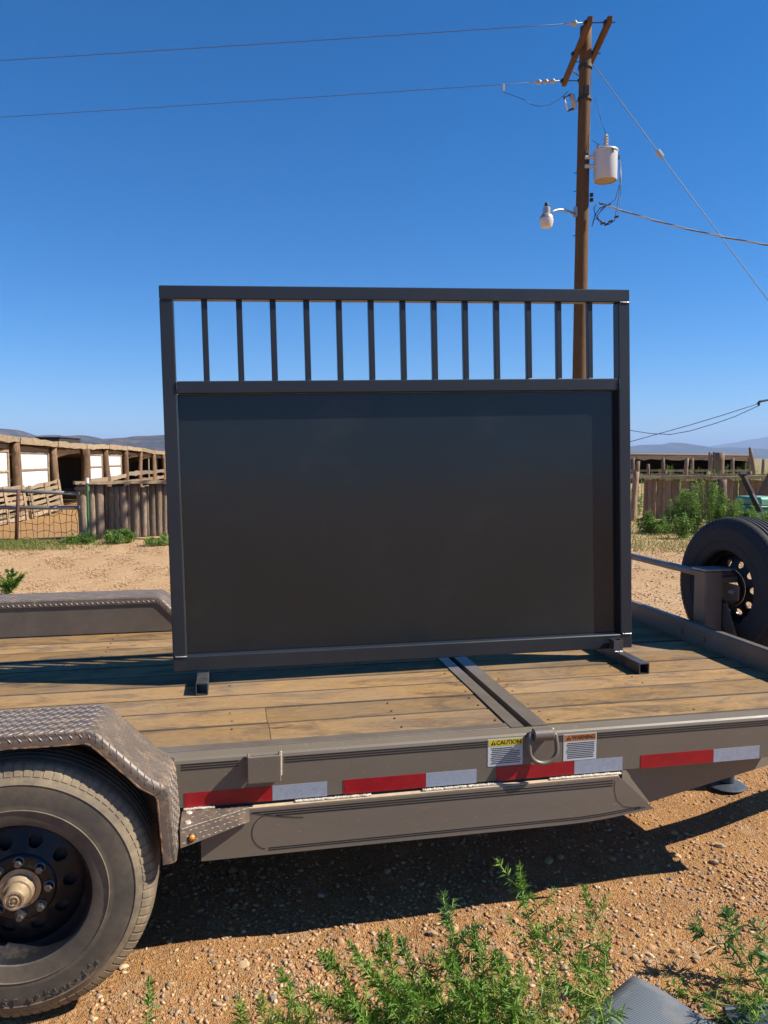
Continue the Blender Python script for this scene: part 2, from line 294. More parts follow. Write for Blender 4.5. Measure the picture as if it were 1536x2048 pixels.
# ------------------------------------------------------------ mesh helpers
class MB:
    def __init__(s): s.v = []; s.f = []
    def add(s, v, f):
        o = len(s.v); s.v += [tuple(map(float, p)) for p in v]; s.f += [tuple(i + o for i in q) for q in f]; return s
    def box(s, x0, x1, y0, y1, z0, z1, b=0.0, mat=None):
        b = min(b, (x1 - x0) * .45, (y1 - y0) * .45, (z1 - z0) * .45)
        if b <= 0:
            v = [(x, y, z) for x in (x0, x1) for y in (y0, y1) for z in (z0, z1)]
            f = [(0, 1, 3, 2), (4, 6, 7, 5), (0, 4, 5, 1), (2, 3, 7, 6), (0, 2, 6, 4), (1, 5, 7, 3)]
        else:
            v = []; idx = {}
            X, Y, Z = (x0, x1), (y0, y1), (z0, z1)
            sg = (1, -1)
            for i in (0, 1):
                for j in (0, 1):
                    for k in (0, 1):
                        for a in range(3):
                            p = [X[i] + sg[i] * b, Y[j] + sg[j] * b, Z[k] + sg[k] * b]
                            p[a] = (X[i], Y[j], Z[k])[a]
                            idx[i, j, k, a] = len(v); v.append(tuple(p))
            f = []
            for a in range(3):
                for e in (0, 1):
                    q = []
                    for (m, n) in ((0, 0), (1, 0), (1, 1), (0, 1)):
                        t = [0, 0, 0]; t[a] = e; t[(a + 1) % 3] = m; t[(a + 2) % 3] = n; q.append(idx[(*t, a)])
                    f.append(tuple(q) if e else tuple(q[::-1]))
            for a in range(3):
                b1, b2 = (a + 1) % 3, (a + 2) % 3
                for m in (0, 1):
                    for n in (0, 1):
                        t0 = [0, 0, 0]; t0[b1] = m; t0[b2] = n; t1 = list(t0); t1[a] = 1
                        q = [idx[(*t0, b1)], idx[(*t1, b1)], idx[(*t1, b2)], idx[(*t0, b2)]]
                        f.append(tuple(q) if (m == n) else tuple(q[::-1]))
            for i in (0, 1):
                for j in (0, 1):
                    for k in (0, 1):
                        q = (idx[i, j, k, 0], idx[i, j, k, 1], idx[i, j, k, 2])
                        f.append(q if (i + j + k) % 2 else q[::-1])
        if mat is not None: v = [tuple(mat @ Vector(p)) for p in v]
        return s.add(v, f)
    def prism(s, poly, a0, a1, plane='xz'):            # poly extruded along the third axis
        n = len(poly)
        def P(p, a):
            return {'xz': (p[0], a, p[1]), 'yz': (a, p[0], p[1]), 'xy': (p[0], p[1], a)}[plane]
        v = [P(p, a0) for p in poly] + [P(p, a1) for p in poly]
        f = [tuple(range(n)), tuple(range(2 * n - 1, n - 1, -1))] + [(i, i + n, (i + 1) % n + n, (i + 1) % n) for i in range(n)]
        return s.add(v, f)
    def tube(s, path, rad, n=8, cap=True):
        P = [np.array(p, float) for p in path]; m = len(P)
        if not hasattr(rad, '__len__'): rad = [rad] * m
        v = []; f = []; prev = None
        for i in range(m):
            t = P[min(i + 1, m - 1)] - P[max(i - 1, 0)]; t /= (np.linalg.norm(t) + 1e-12)
            if prev is None:
                u = np.cross(t, (0, 0, 1.0))
                if np.linalg.norm(u) < 1e-3: u = np.cross(t, (1.0, 0, 0))
            else: u = prev - t * np.dot(prev, t)
            u /= np.linalg.norm(u); w = np.cross(t, u); prev = u
            for k in range(n):
                a = 2 * math.pi * k / n; v.append(P[i] + (u * math.cos(a) + w * math.sin(a)) * rad[i])
        for i in range(m - 1):
            for k in range(n):
                f.append((i * n + k, i * n + (k + 1) % n, (i + 1) * n + (k + 1) % n, (i + 1) * n + k))
        if cap: f += [tuple(range(n - 1, -1, -1)), tuple((m - 1) * n + k for k in range(n))]
        return s.add(v, f)
    def lathe(s, prof, n=48, axis='y', c=(0, 0, 0), closed=False):
        v = []; f = []; m = len(prof)
        for k in range(n):
            a = 2 * math.pi * k / n; ca, sa = math.cos(a), math.sin(a)
            for (r, h) in prof:
                p = (r * ca, h, r * sa) if axis == 'y' else ((r * ca, r * sa, h) if axis == 'z' else (h, r * ca, r * sa))
                v.append((p[0] + c[0], p[1] + c[1], p[2] + c[2]))
        for k in range(n):
            k2 = (k + 1) % n
            for i in range(m if closed else m - 1):
                j = (i + 1) % m; f.append((k * m + i, k * m + j, k2 * m + j, k2 * m + i))
        return s.add(v, f)
    def sq_tube(s, a, b, w, t, upv=(0, 0, 1)):         # hollow square tube from a to b
        a, b = np.array(a, float), np.array(b, float); d = b - a; d /= np.linalg.norm(d)
        u = np.cross(d, upv); u /= np.linalg.norm(u); q = np.cross(u, d)
        o, i = w / 2, w / 2 - t; v = []; e = o - t * .45
        ring = [(o, e), (e, o), (-e, o), (-o, e), (-o, -e), (-e, -o), (e, -o), (o, -e)]
        inn = [(i, i * .9), (i * .9, i), (-i * .9, i), (-i, i * .9), (-i, -i * .9), (-i * .9, -i), (i * .9, -i), (i, -i * .9)]
        for p in (a, b):
            for x, y in ring: v.append(p + u * x + q * y)
            for x, y in inn: v.append(p + u * x + q * y)
        f = []
        for k in range(8):
            j = (k + 1) % 8
            f += [(k, j, 16 + j, 16 + k), (8 + j, 8 + k, 24 + k, 24 + j), (j, k, 8 + k, 8 + j), (16 + k, 16 + j, 24 + j, 24 + k)]
        return s.add(v, f)

def mesh_np(name, v, f):                               # fast path: (n,3) verts, (m,k) faces
    v = np.asarray(v, np.float32); f = np.asarray(f, np.int32); me = bpy.data.meshes.new(name)
    me.vertices.add(len(v)); me.vertices.foreach_set('co', v.ravel())
    k = f.shape[1]; me.loops.add(f.size); me.loops.foreach_set('vertex_index', f.ravel())
    me.polygons.add(len(f)); me.polygons.foreach_set('loop_start', np.arange(0, f.size, k, dtype=np.int32))
    me.polygons.foreach_set('loop_total', np.full(len(f), k, np.int32))
    me.update(calc_edges=True); return me
def fix_normals(me):
    import bmesh
    bm = bmesh.new(); bm.from_mesh(me); bmesh.ops.recalc_face_normals(bm, faces=bm.faces); bm.to_mesh(me); bm.free()

WM = {}                                                # own record of world matrices (nothing is evaluated yet)
def tag(o, label=None, cat=None, group=None, kind=None):
    for k, v in (('label', label), ('category', cat), ('group', group), ('kind', kind)):
        if v: o[k] = v
    return o
def thing(name, label, cat, loc=(0, 0, 0), rot=(0, 0, 0), group=None):
    o = bpy.data.objects.new(name, None); C.objects.link(o); o.location = loc; o.rotation_euler = rot
    o.empty_display_size = .1
    WM[o] = Matrix.Translation(loc) @ Euler(rot).to_matrix().to_4x4()
    return tag(o, label, cat, group)
def ob(name, mb, m, parent=None, smooth=False, local=False, kind=None, label=None):
    """one mesh object; vertices in world coordinates unless local"""
    if isinstance(mb, MB):
        me = bpy.data.meshes.new(name); v = mb.v
        if parent is not None and not local:
            inv = WM[parent].inverted(); v = [tuple(inv @ Vector(p)) for p in v]
        me.from_pydata(v, [], mb.f); fix_normals(me)
    else:
        me = mb
        if parent is not None and not local: me.transform(WM[parent].inverted())
    me.materials.append(M[m] if isinstance(m, str) else m)
    if smooth is True: me.shade_smooth()
    elif smooth: me.shade_smooth(); me.set_sharp_from_angle(angle=R(smooth))
    o = bpy.data.objects.new(name, me); C.objects.link(o)
    if parent is not None: o.parent = parent
    WM[o] = WM[parent].copy() if parent is not None else Matrix()
    return tag(o, label, None, None, kind)
def place(o, me_name, loc, rot=(0, 0, 0), scl=(1, 1, 1), parent=None):   # a copy sharing mesh data
    c = o.copy(); c.name = me_name; C.objects.link(c); c.location = loc; c.rotation_euler = rot; c.scale = scl
    if parent is not None: c.parent = parent
    return c
def single(name, mb, m, label, cat, base=None, group=None, smooth=False):
    """a thing of one mesh whose origin sits at its base"""
    o = ob(name, mb, m, None, smooth)
    if base is not None:
        o.data.transform(Matrix.Translation(-Vector(base))); o.location = base
    return tag(o, label, cat, group)
def text_mesh(body, size, bold=0.0, spacing=1.0, align='LEFT', extrude=0.0):
    cu = bpy.data.curves.new('t', 'FONT'); cu.body = body; cu.size = size; cu.offset = bold; cu.space_character = spacing
    cu.align_x = align; cu.extrude = extrude; cu.resolution_u = 3
    o = bpy.data.objects.new('t', cu); C.objects.link(o); dg = bpy.context.evaluated_depsgraph_get()
    me = bpy.data.meshes.new_from_object(o.evaluated_get(dg)); bpy.data.objects.remove(o); bpy.data.curves.remove(cu)
    me.materials.clear(); return me

# ------------------------------------------------------------ the setting: ground, hills
def axis(lo, hi, step, far, n):
    core = np.arange(lo, hi + 1e-6, step); g = np.geomspace(step * 1.5, far, n)
    return np.concatenate([(lo - g)[::-1], core, hi + g])
gx = axis(-4, 6, .09, 34000, 46); gy = axis(.6, 7.5, .09, 34000, 46)
GX, GY = np.meshgrid(gx, gy)
def gz(x, y):
    x = np.asarray(x, float); y = np.asarray(y, float)
    z = .010 * np.sin(x * 2.3 + 1.1) * np.sin(y * 1.9 + .4) + .006 * np.sin(x * 6.1 + y * 3.3) + .004 * np.sin(x * 11.7 - y * 9.1 + 2)
    d = np.maximum(np.maximum(np.abs(x - 1) - 8, np.abs(y - 4) - 8), 0)
    return z * np.exp(-(d / 6) ** 2) - .012
GZ = gz(GX, GY)
nx, ny = len(gx), len(gy); ii = np.arange(nx * ny).reshape(ny, nx)
ff = np.stack([ii[:-1, :-1], ii[:-1, 1:], ii[1:, 1:], ii[1:, :-1]], -1).reshape(-1, 4)
ground = ob('ground', mesh_np('ground', np.stack([GX, GY, GZ], -1).reshape(-1, 3), ff), 'ground', smooth=True, kind='structure')

# corral soil beyond the wire fence
mb = MB(); q = [cf(-19, 15.95, .002), cf(-6.05, 15.95, .002), cf(-6.6, 30, .002), cf(-9.8, 46, .002), cf(-19, 46, .002)]
mb.add(q, [tuple(range(5))]); ob('corral_ground', mb, 'corral', kind='structure')

def hill_mat(name, c1, c2, sc_):
    m, nt, b = new_mat(name); v = coords(nt)
    c = mixc(nt, ramp(nt, noise(nt, v, sc_, 9, .62), [(.42, 0.0), (.60, 1.0)]), c1, c2)
    lk(nt, fin(nt, c), b.inputs['Base Color']); b.inputs['Roughness'].default_value = 1.0; b.inputs['Specular IOR Level'].default_value = 0
    return m
def hills(name, ridge, dep, width, mat, seed, rough, px_lo, px_hi):
    """a range of hills standing at its real distance: ridge heights in metres from surveyed sight lines"""
    r = np.random.default_rng(seed); n, k = 260, 26
    px = np.linspace(px_lo, px_hi, n)
    hy = np.interp(px, [p[0] for p in ridge], [p[1] for p in ridge])
    H = (917 - hy) / 1538 * dep + CAMZ
    ph = r.uniform(0, 6.28, 12); am = r.uniform(.4, 1, 12)
    v = np.zeros((k, n, 3))
    for j in range(k):
        t = j / (k - 1); u = (t - .55) / .45 if t > .55 else (t - .55) / .55
        prof = np.clip(1 - abs(u) ** 1.25, 0, 1)
        d = dep + (t - .55) * width
        lat = (px - 768) / 1538 * dep
        x = lat / dep * 26
        gul = sum(am[i] * np.sin(x * (3 + 2.9 * i) + ph[i] + t * (2 + i) * 1.3) / (1 + .55 * i) for i in range(12))
        amp = rough * (1 - prof) * prof * 4
        z = H * prof * (1 + amp * gul * .22) + (0 if j not in (0, k - 1) else -40)
        wob = gul * width * .02
        v[j, :, 0] = RT[0] * lat + FW[0] * (d + wob); v[j, :, 1] = RT[1] * lat + FW[1] * (d + wob); v[j, :, 2] = z - 3
    i2 = np.arange(n * k).reshape(k, n)
    f = np.stack([i2[:-1, :-1], i2[:-1, 1:], i2[1:, 1:], i2[1:, :-1]], -1).reshape(-1, 4)
    return ob(name, mesh_np(name, v.reshape(-1, 3), f), mat, smooth=True, kind='structure')
M['hill_red'] = hill_mat('juniper and red rock', (.026, .034, .030), (.12, .070, .052), .0042)
M['hill_blue'] = hill_mat('far ridge', (.04, .05, .045), (.08, .07, .06), .002)
hills('red_hills', [(-900, 880), (-400, 850), (-150, 846), (-60, 852), (0, 856), (14, 858), (30, 866), (46, 876), (62, 872), (82, 875), (100, 873), (114, 869), (140, 873), (165, 869.5), (190, 874), (215, 880), (238, 881.5), (262, 876), (282, 871.5), (305, 871), (335, 869), (420, 876), (520, 889), (640, 896), (760, 904), (880, 914)], 6500, 3800, 'hill_red', 3, .8, -900, 900)
hills('blue_ridge', [(600, 912), (800, 900), (1000, 895), (1180, 890), (1262, 893), (1290, 889), (1325, 888.5), (1343, 884), (1358, 886), (1372, 888), (1390, 893), (1415, 896), (1450, 894), (1500, 896), (1536, 899), (1700, 896), (2000, 890), (2500, 900)], 15000, 6000, 'hill_blue', 5, .5, 600, 2500)
hills('pale_ridge', [(1100, 912), (1300, 903), (1400, 895), (1440, 889), (1470, 884), (1500, 879), (1536, 873), (1620, 862), (1750, 866), (1900, 872), (2500, 890)], 26000, 6000, 'hill_blue', 9, .4, 1100, 2500)

# ------------------------------------------------------------ the air between here and the hills
def haze():
    mb = MB(); mb.box(-46000, 46000, -46000, 46000, -60, 985)
    m = bpy.data.materials.new('haze'); m.use_nodes = True; nt = m.node_tree; nt.nodes.clear()
    out = nt.nodes.new('ShaderNodeOutputMaterial'); pv = nt.nodes.new('ShaderNodeVolumePrincipled')
    pv.inputs['Color'].default_value = (.48, .66, .97, 1); pv.inputs['Density'].default_value = HAZE; pv.inputs['Anisotropy'].default_value = 0.0
    nt.links.new(pv.outputs[0], out.inputs['Volume'])
    o = ob('haze', mb, m); tag(o, kind='stuff', label='thin blue haze over the plain in front of the hills'); o['category'] = 'haze'
HAZE = 5.5e-5
haze()

# ------------------------------------------------------------ the trailer
D = .67                                                # deck height
T = thing('flatbed_trailer', 'taupe steel flatbed trailer with wooden plank deck and diamond plate fenders', 'trailer', (.4, 3.6, 0))
YN, YF = 2.58, 4.60                                    # outer faces of the near and the far rail
XL, XR = -3.1, 2.50
def channel(yo, s):                                    # side rail section, s = +1 opens away from the camera
    P = [(0, .505), (0, .655), (.003, .664), (.010, D), (.0695, D), (.0695, .661), (.012, .657), (.010, .516), (.06, .513), (.06, .505)]
    return [(yo + s * a, z) for a, z in P]
rail = ob('side_rail', MB().prism(channel(YN, 1), XL, 2.335, 'yz'), 'taupe', T)
ob('side_rail', MB().prism(channel(YF + .05, -1), XL, XR, 'yz'), 'taupe_worn', T)
# front rail (bulkhead) with bolts
bk = ob('front_rail', MB().box(2.452, 2.497, 2.648, 4.583, .655, .778, .006), 'taupe_worn', T)
for (py, pz) in ((3.80, .715), (3.60, .715)):
    mb = MB(); mb.lathe([(.0001, -.012), (.011, -.012), (.013, -.006), (.013, 0)], 6, 'x', (2.452, py, pz)); ob('bolt', mb, 'rust', bk)
ob('front_beam', MB().box(2.262, 2.325, 2.652, 4.53, .506, .625, .004), 'taupe', T)
ob('rail_cap', MB().box(2.3355, 2.341, 2.5802, 2.652, .505, .669, .001), 'taupe', T)
# deck planks, one by one: tilting deck left of the cross channel, fixed deck right of it
def plank(x0, x1, y0, y1):
    dz = random.uniform(-.0025, .0015)
    t, lo, mi, g, c = D - .001 + dz, D - .042, D - .020, .0034, .004
    P = [(y0 - g, lo), (y1 + g, lo), (y1 + g, mi), (y1, mi), (y1, t - c), (y1 - c, t), (y0 + c, t), (y0, t - c), (y0, mi), (y0 - g, mi)]
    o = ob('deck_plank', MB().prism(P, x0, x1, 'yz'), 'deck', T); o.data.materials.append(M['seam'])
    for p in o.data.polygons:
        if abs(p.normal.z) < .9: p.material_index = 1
yy = 2.702; w = .1862
for i in range(10):
    a, b = yy + i * w + .0036, yy + (i + 1) * w - .0036
    if i == 9: b = 4.566
    j = [.135, .131, None, None, -1.2, .6, -.8, None, -1.4, None][i]
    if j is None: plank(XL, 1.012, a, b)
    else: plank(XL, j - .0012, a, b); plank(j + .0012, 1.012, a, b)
for i in range(10):
    a, b = 2.664 + i * .1858 + .0036, 2.664 + (i + 1) * .1858 - .0036
    if i == 9: b = 4.53
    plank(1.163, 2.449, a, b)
scm = MB().lathe([(.0001, .0006), (.0042, .0004), (.0052, -.001)], 8, 'z'); sc0 = ob('screw', scm, 'dark_metal', T, local=True)
first = True
for i in range(10):
    for x in (-1.9, -1.27, -.64, .0, .62, .985, 1.19, 1.80, 2.42):
        for e in (.045, .142):
            if random.random() < .25: continue
            o = sc0 if first else sc0.copy()
            if not first: C.objects.link(o); o.parent = T
            first = False
            o.location = (x + random.uniform(-.01, .01) - .4, (2.70 if x < 1.05 else 2.664) + i * .186 + e - 3.6, D + .0004)
ob('edge_angle', MB().box(XL, 1.012, 2.650, 2.699, D - .05, D + .003, .002), 'taupe_worn', T)
ob('edge_angle', MB().box(1.163, 2.449, 2.6502, 2.6636, D - .05, D - .003, .002), 'taupe_worn', T)
ob('edge_angle', MB().box(1.163, 2.449, 4.535, 4.58, D - .05, D + .003, .002), 'taupe_worn', T)
mb = MB(); mb.prism([(1.015, .56), (1.015, D + .004), (1.066, D + .004), (1.066, .615), (1.097, .615), (1.097, D + .005), (1.159, D + .005), (1.159, .56)], 2.6465, 4.58, 'xz')
ob('cross_channel', mb, 'taupe_worn', T)
for k in range(5):                                      # cross members below the deck
    x = -2.6 + k * .62 + (1.0 if k > 3 else 0)
    ob('cross_member', MB().box(x, x + .05, 2.62, 4.56, .53, D - .045, .003), 'taupe', T)

# lower channel under the near rail
low = [(-.108, .324), (1.18, .324), (1.28, .326), (1.36, .331), (1.44, .340), (1.555, .352), (1.412, .487), (-.108, .487)]
lc = ob('lower_channel', MB().prism(low, 2.560, 2.568, 'xz'), 'lower', T)
ob('ledge', MB().box(.035, 1.41, 2.562, 2.581, .4868, .4935, .002), 'ledge_lit', lc)
ob('lower_flange', MB().box(-.108, 1.28, 2.568, 2.62, .3265, .334, .002), 'lower', lc)
ob('side_rail_web', MB().box(-.10, 1.40, 2.598, 2.606, .334, .512), 'taupe', T)
fl = [(-.108, .324), (1.412, .324), (1.412, .5), (-.108, .5)]
ob('lower_channel', MB().prism(fl, 4.60, 4.61, 'xz'), 'lower', T)
# tongue beams running inward to the coupler
def beam(a, b, z0, z1, t):
    a, b = Vector(a), Vector(b); d = (b - a); L = d.length; d.normalize(); n = Vector((-d.y, d.x))
    mb = MB(); v = []
    for z in (z0, z1):
        for p in (a, b):
            for s in (0, t): v.append((p.x + n.x * s, p.y + n.y * s, z))
    return mb.add(v, [(0, 1, 3, 2), (4, 6, 7, 5), (0, 2, 6, 4), (1, 5, 7, 3), (0, 4, 5, 1), (2, 3, 7, 6)])
ob('tongue_beam', beam((1.43, 2.575), (4.5, 3.57), .348, .502, .05), 'taupe', T)
ob('tongue_beam', beam((4.5, 3.62), (1.43, 4.58), .348, .502, .05), 'taupe', T)
ob('coupler', MB().box(4.42, 4.9, 3.52, 3.68, .40, .52, .03), 'dark_metal', T)
jk = ob('jack', MB().tube([(2.47, 3.40, .03), (2.47, 3.40, .62)], .036, 14), 'blue_steel', T, 40)
mb = MB(); mb.lathe([(.0001, .0), (.085, .0), (.095, .010), (.085, .014), (.036, .026), (.0001, .026)], 20, 'z', (2.47, 3.40, .0)); ob('foot_plate', mb, 'blue_steel', jk)

# reflective tape
for k, (a, b) in enumerate([(-.160, .131), (.376, .672), (.934, 1.238), (1.507, 1.813)]):
    e = [.319, .860, 1.432, 2.013][k]
    ob('red_reflector', MB().box(a, b - .0006, YN - .0012, YN - .0002, .5035, .5545), 'red_tape', T, label='red reflective tape on the side rail')
    ob('silver_reflector', MB().box(b + .0006, e, YN - .0012, YN - .0002, .5035, .5545), 'white_tape', T, label='silver reflective tape on the side rail')
# pinstripes
def strip(path, y, w):
    mb = MB(); P = [np.array(p, float) for p in path]; v = []; f = []
    for i, p in enumerate(P):
        t = P[min(i + 1, len(P) - 1)] - P[max(i - 1, 0)]; t /= np.linalg.norm(t); n = np.array([-t[1], t[0]]) * w / 2
        v += [(p[0] + n[0], y, p[1] + n[1]), (p[0] - n[0], y, p[1] - n[1])]
    for i in range(len(P) - 1): f.append((2 * i, 2 * i + 1, 2 * i + 3, 2 * i + 2))
    return mb.add(v, f)
for a, b in ((-.17, .02), (.172, .99), (1.175, 2.32)):
    for z in (.6515, .6430, .6345):
        ob('pinstripe', strip([(a, z), (b, z)], YN - .0008, .0036), 'black_print', rail)
for z in (.4755, .4675, .4595): ob('pinstripe', strip([(.06 + (.4755 - z) * 5, z), (1.385, z - (.4755 - z) * .2)], 2.5592, .0034), 'black_print', lc)
for z in (.3475, .3405): ob('pinstripe', strip([(.115, z), (1.25, z), (1.34, z + .004), (1.43, z + .012), (1.50, z + .018)], 2.5592, .0026), 'black_print', lc)
ob('pinstripe', strip([(.115 - .055 * math.sin(t), .404 + .060 * math.cos(t)) for t in np.linspace(.3, 2.95, 14)], 2.5592, .0024), 'black_print', lc)
ob('pinstripe', strip([(.06, .475), (.11, .463), (.17, .452), (.235, .444)], 2.5590, .0026), 'black_print', lc)
ob('pinstripe', strip([(1.392, .476), (1.391, .44), (1.400, .40), (1.43, .372), (1.475, .362), (1.52, .360)], 2.5592, .0022), 'black_print', lc)
# weld beads along the ledge
def bead(name, pts, r, m, par, seed=0):
    rr = np.random.default_rng(seed); mb = MB(); P = []
    for i in range(len(pts) - 1):
        a, b = np.array(pts[i], float), np.array(pts[i + 1], float); n = max(2, int(np.linalg.norm(b - a) / (r * .8)))
        for k in range(n): P.append(a + (b - a) * k / n)
    P.append(np.array(pts[-1], float))
    rad = [r * (.72 + .38 * (i % 2) + .18 * rr.random()) for i in range(len(P))]; rad[0] *= .4; rad[-1] *= .4
    P = [p + rr.normal(0, r * .12, 3) for p in P]
    mb.tube(P, rad, 7); return ob(name, mb, m, par, True)
for k, (a, b) in enumerate(((.205, .475), (.655, .955), (1.135, 1.425))): bead('weld_bead', [(a, 2.571, .4965), (b, 2.571, .4965)], .0054, 'weld', lc, k)
bead('weld_bead', [(-.165, 2.574, .5005), (-.06, 2.574, .5005)], .005, 'weld', rail, 5)

# stake pocket
sp = ob('stake_pocket', MB().box(.047, .159, 2.540, 2.548, .583, .676, .003), 'taupe', T)
ob('pocket_side', MB().box(.047, .055, 2.5482, 2.5798, .583, .676, .002), 'taupe', sp)
ob('pocket_side', MB().box(.151, .159, 2.5482, 2.5798, .583, .676, .002), 'taupe', sp)
bead('weld_bead', [(.161, 2.576, .59), (.161, 2.576, .676)], .004, 'weld', sp, 7)
# D-ring tie down
dr = ob('tie_down_shank', MB().tube([(1.064, 2.556, .672), (1.068, 2.556, .672), (1.137, 2.556, .672), (1.141, 2.556, .672)], [.019, .0225, .0225, .019], 16), 'taupe_worn', T, 40)
pts = [(1.060, 2.556, .676), (1.050, 2.553, .668), (1.047, 2.548, .640)] + [(1.100 - .053 * math.cos(t), 2.544 - .006 * math.sin(t), .618 - .045 * math.sin(t)) for t in np.linspace(0, math.pi, 13)] + [(1.153, 2.548, .640), (1.150, 2.553, .668), (1.142, 2.556, .676)]
ob('tie_down_ring', MB().tube(pts, .0085, 10), 'taupe_worn', dr, True)
ob('shank_base', MB().box(1.068, 1.137, 2.5655, 2.5798, .652, .690, .003), 'taupe_worn', dr)
bead('weld_bead', [(1.06, 2.585, .6725), (1.165, 2.60, .6735)], .005, 'weld', dr, 8)
# caution and warning labels
def label(x0, x1, z0, z1, head, word, seed, name, tilt, lab):
    o = ob(name, MB().box(x0, x1, YN - .0011, YN - .0002, z0, z1), 'label_white', T, label=lab)
    hz = z0 + (z1 - z0) * .735
    ob('header', MB().box(x0 + .003, x1 - .003, YN - .0016, YN - .0012, hz, z1 - .003), head, o)
    me = text_mesh(word, .0215, .00035, .98, 'LEFT'); v = np.zeros(len(me.vertices) * 3); me.vertices.foreach_get('co', v); v = v.reshape(-1, 3)
    W = x1 - x0; k = (W * .70) / (v[:, 0].max() - v[:, 0].min()); v[:, 0] = (v[:, 0] - v[:, 0].min()) * k + x0 + W * .245
    v[:, 1] = v[:, 1] * 1.0 + hz + .0052
    v = np.stack([v[:, 0], np.full(len(v), YN - .0020), v[:, 1] - (0 if not tilt else .0)], -1); me.vertices.foreach_set('co', v.ravel()); me.update()
    ob('word', me, 'black_print', o)
    mb = MB(); cx, cz = x0 + W * .155, hz + .005
    mb.add([(cx - .0095, YN - .0020, cz), (cx + .0095, YN - .0020, cz), (cx, YN - .0020, cz + .0165)], [(0, 1, 2)]); ob('triangle', mb, 'black_print', o)
    mb = MB(); mb.add([(cx - .0014, YN - .0024, cz + .0052), (cx + .0014, YN - .0024, cz + .0052), (cx + .0020, YN - .0024, cz + .0118), (cx - .0020, YN - .0024, cz + .0118)], [(0, 1, 2, 3)])
    mb.box(cx - .0015, cx + .0015, YN - .0024, YN - .0023, cz + .0018, cz + .0040); ob('exclamation_mark', mb, head, o)
    rr = np.random.default_rng(seed); mb = MB(); z = hz - .007; n = 9
    dz = (hz - z0 - .012) / n
    for i in range(n):                                  # fine print, too small to read: rows of words
        x = x0 + .012 + (0 if rr.random() < .6 else .004); end = x1 - .008 - (rr.random() * .04 if rr.random() < .3 else 0)
        while x < end - .004:
            w = rr.uniform(.003, .010); mb.box(x, min(x + w, end), YN - .0016, YN - .0012, z - .0030, z); x += w + .0011
        z -= dz
    ob('fine_print', mb, 'black_print', o)
label(.902, 1.035, .559, .660, 'label_yellow', 'CAUTION', 3, 'caution_label', False, 'white label with yellow CAUTION header')
label(1.194, 1.325, .5565, .657, 'label_orange', 'WARNING', 4, 'warning_label', True, 'white label with worn orange WARNING header')

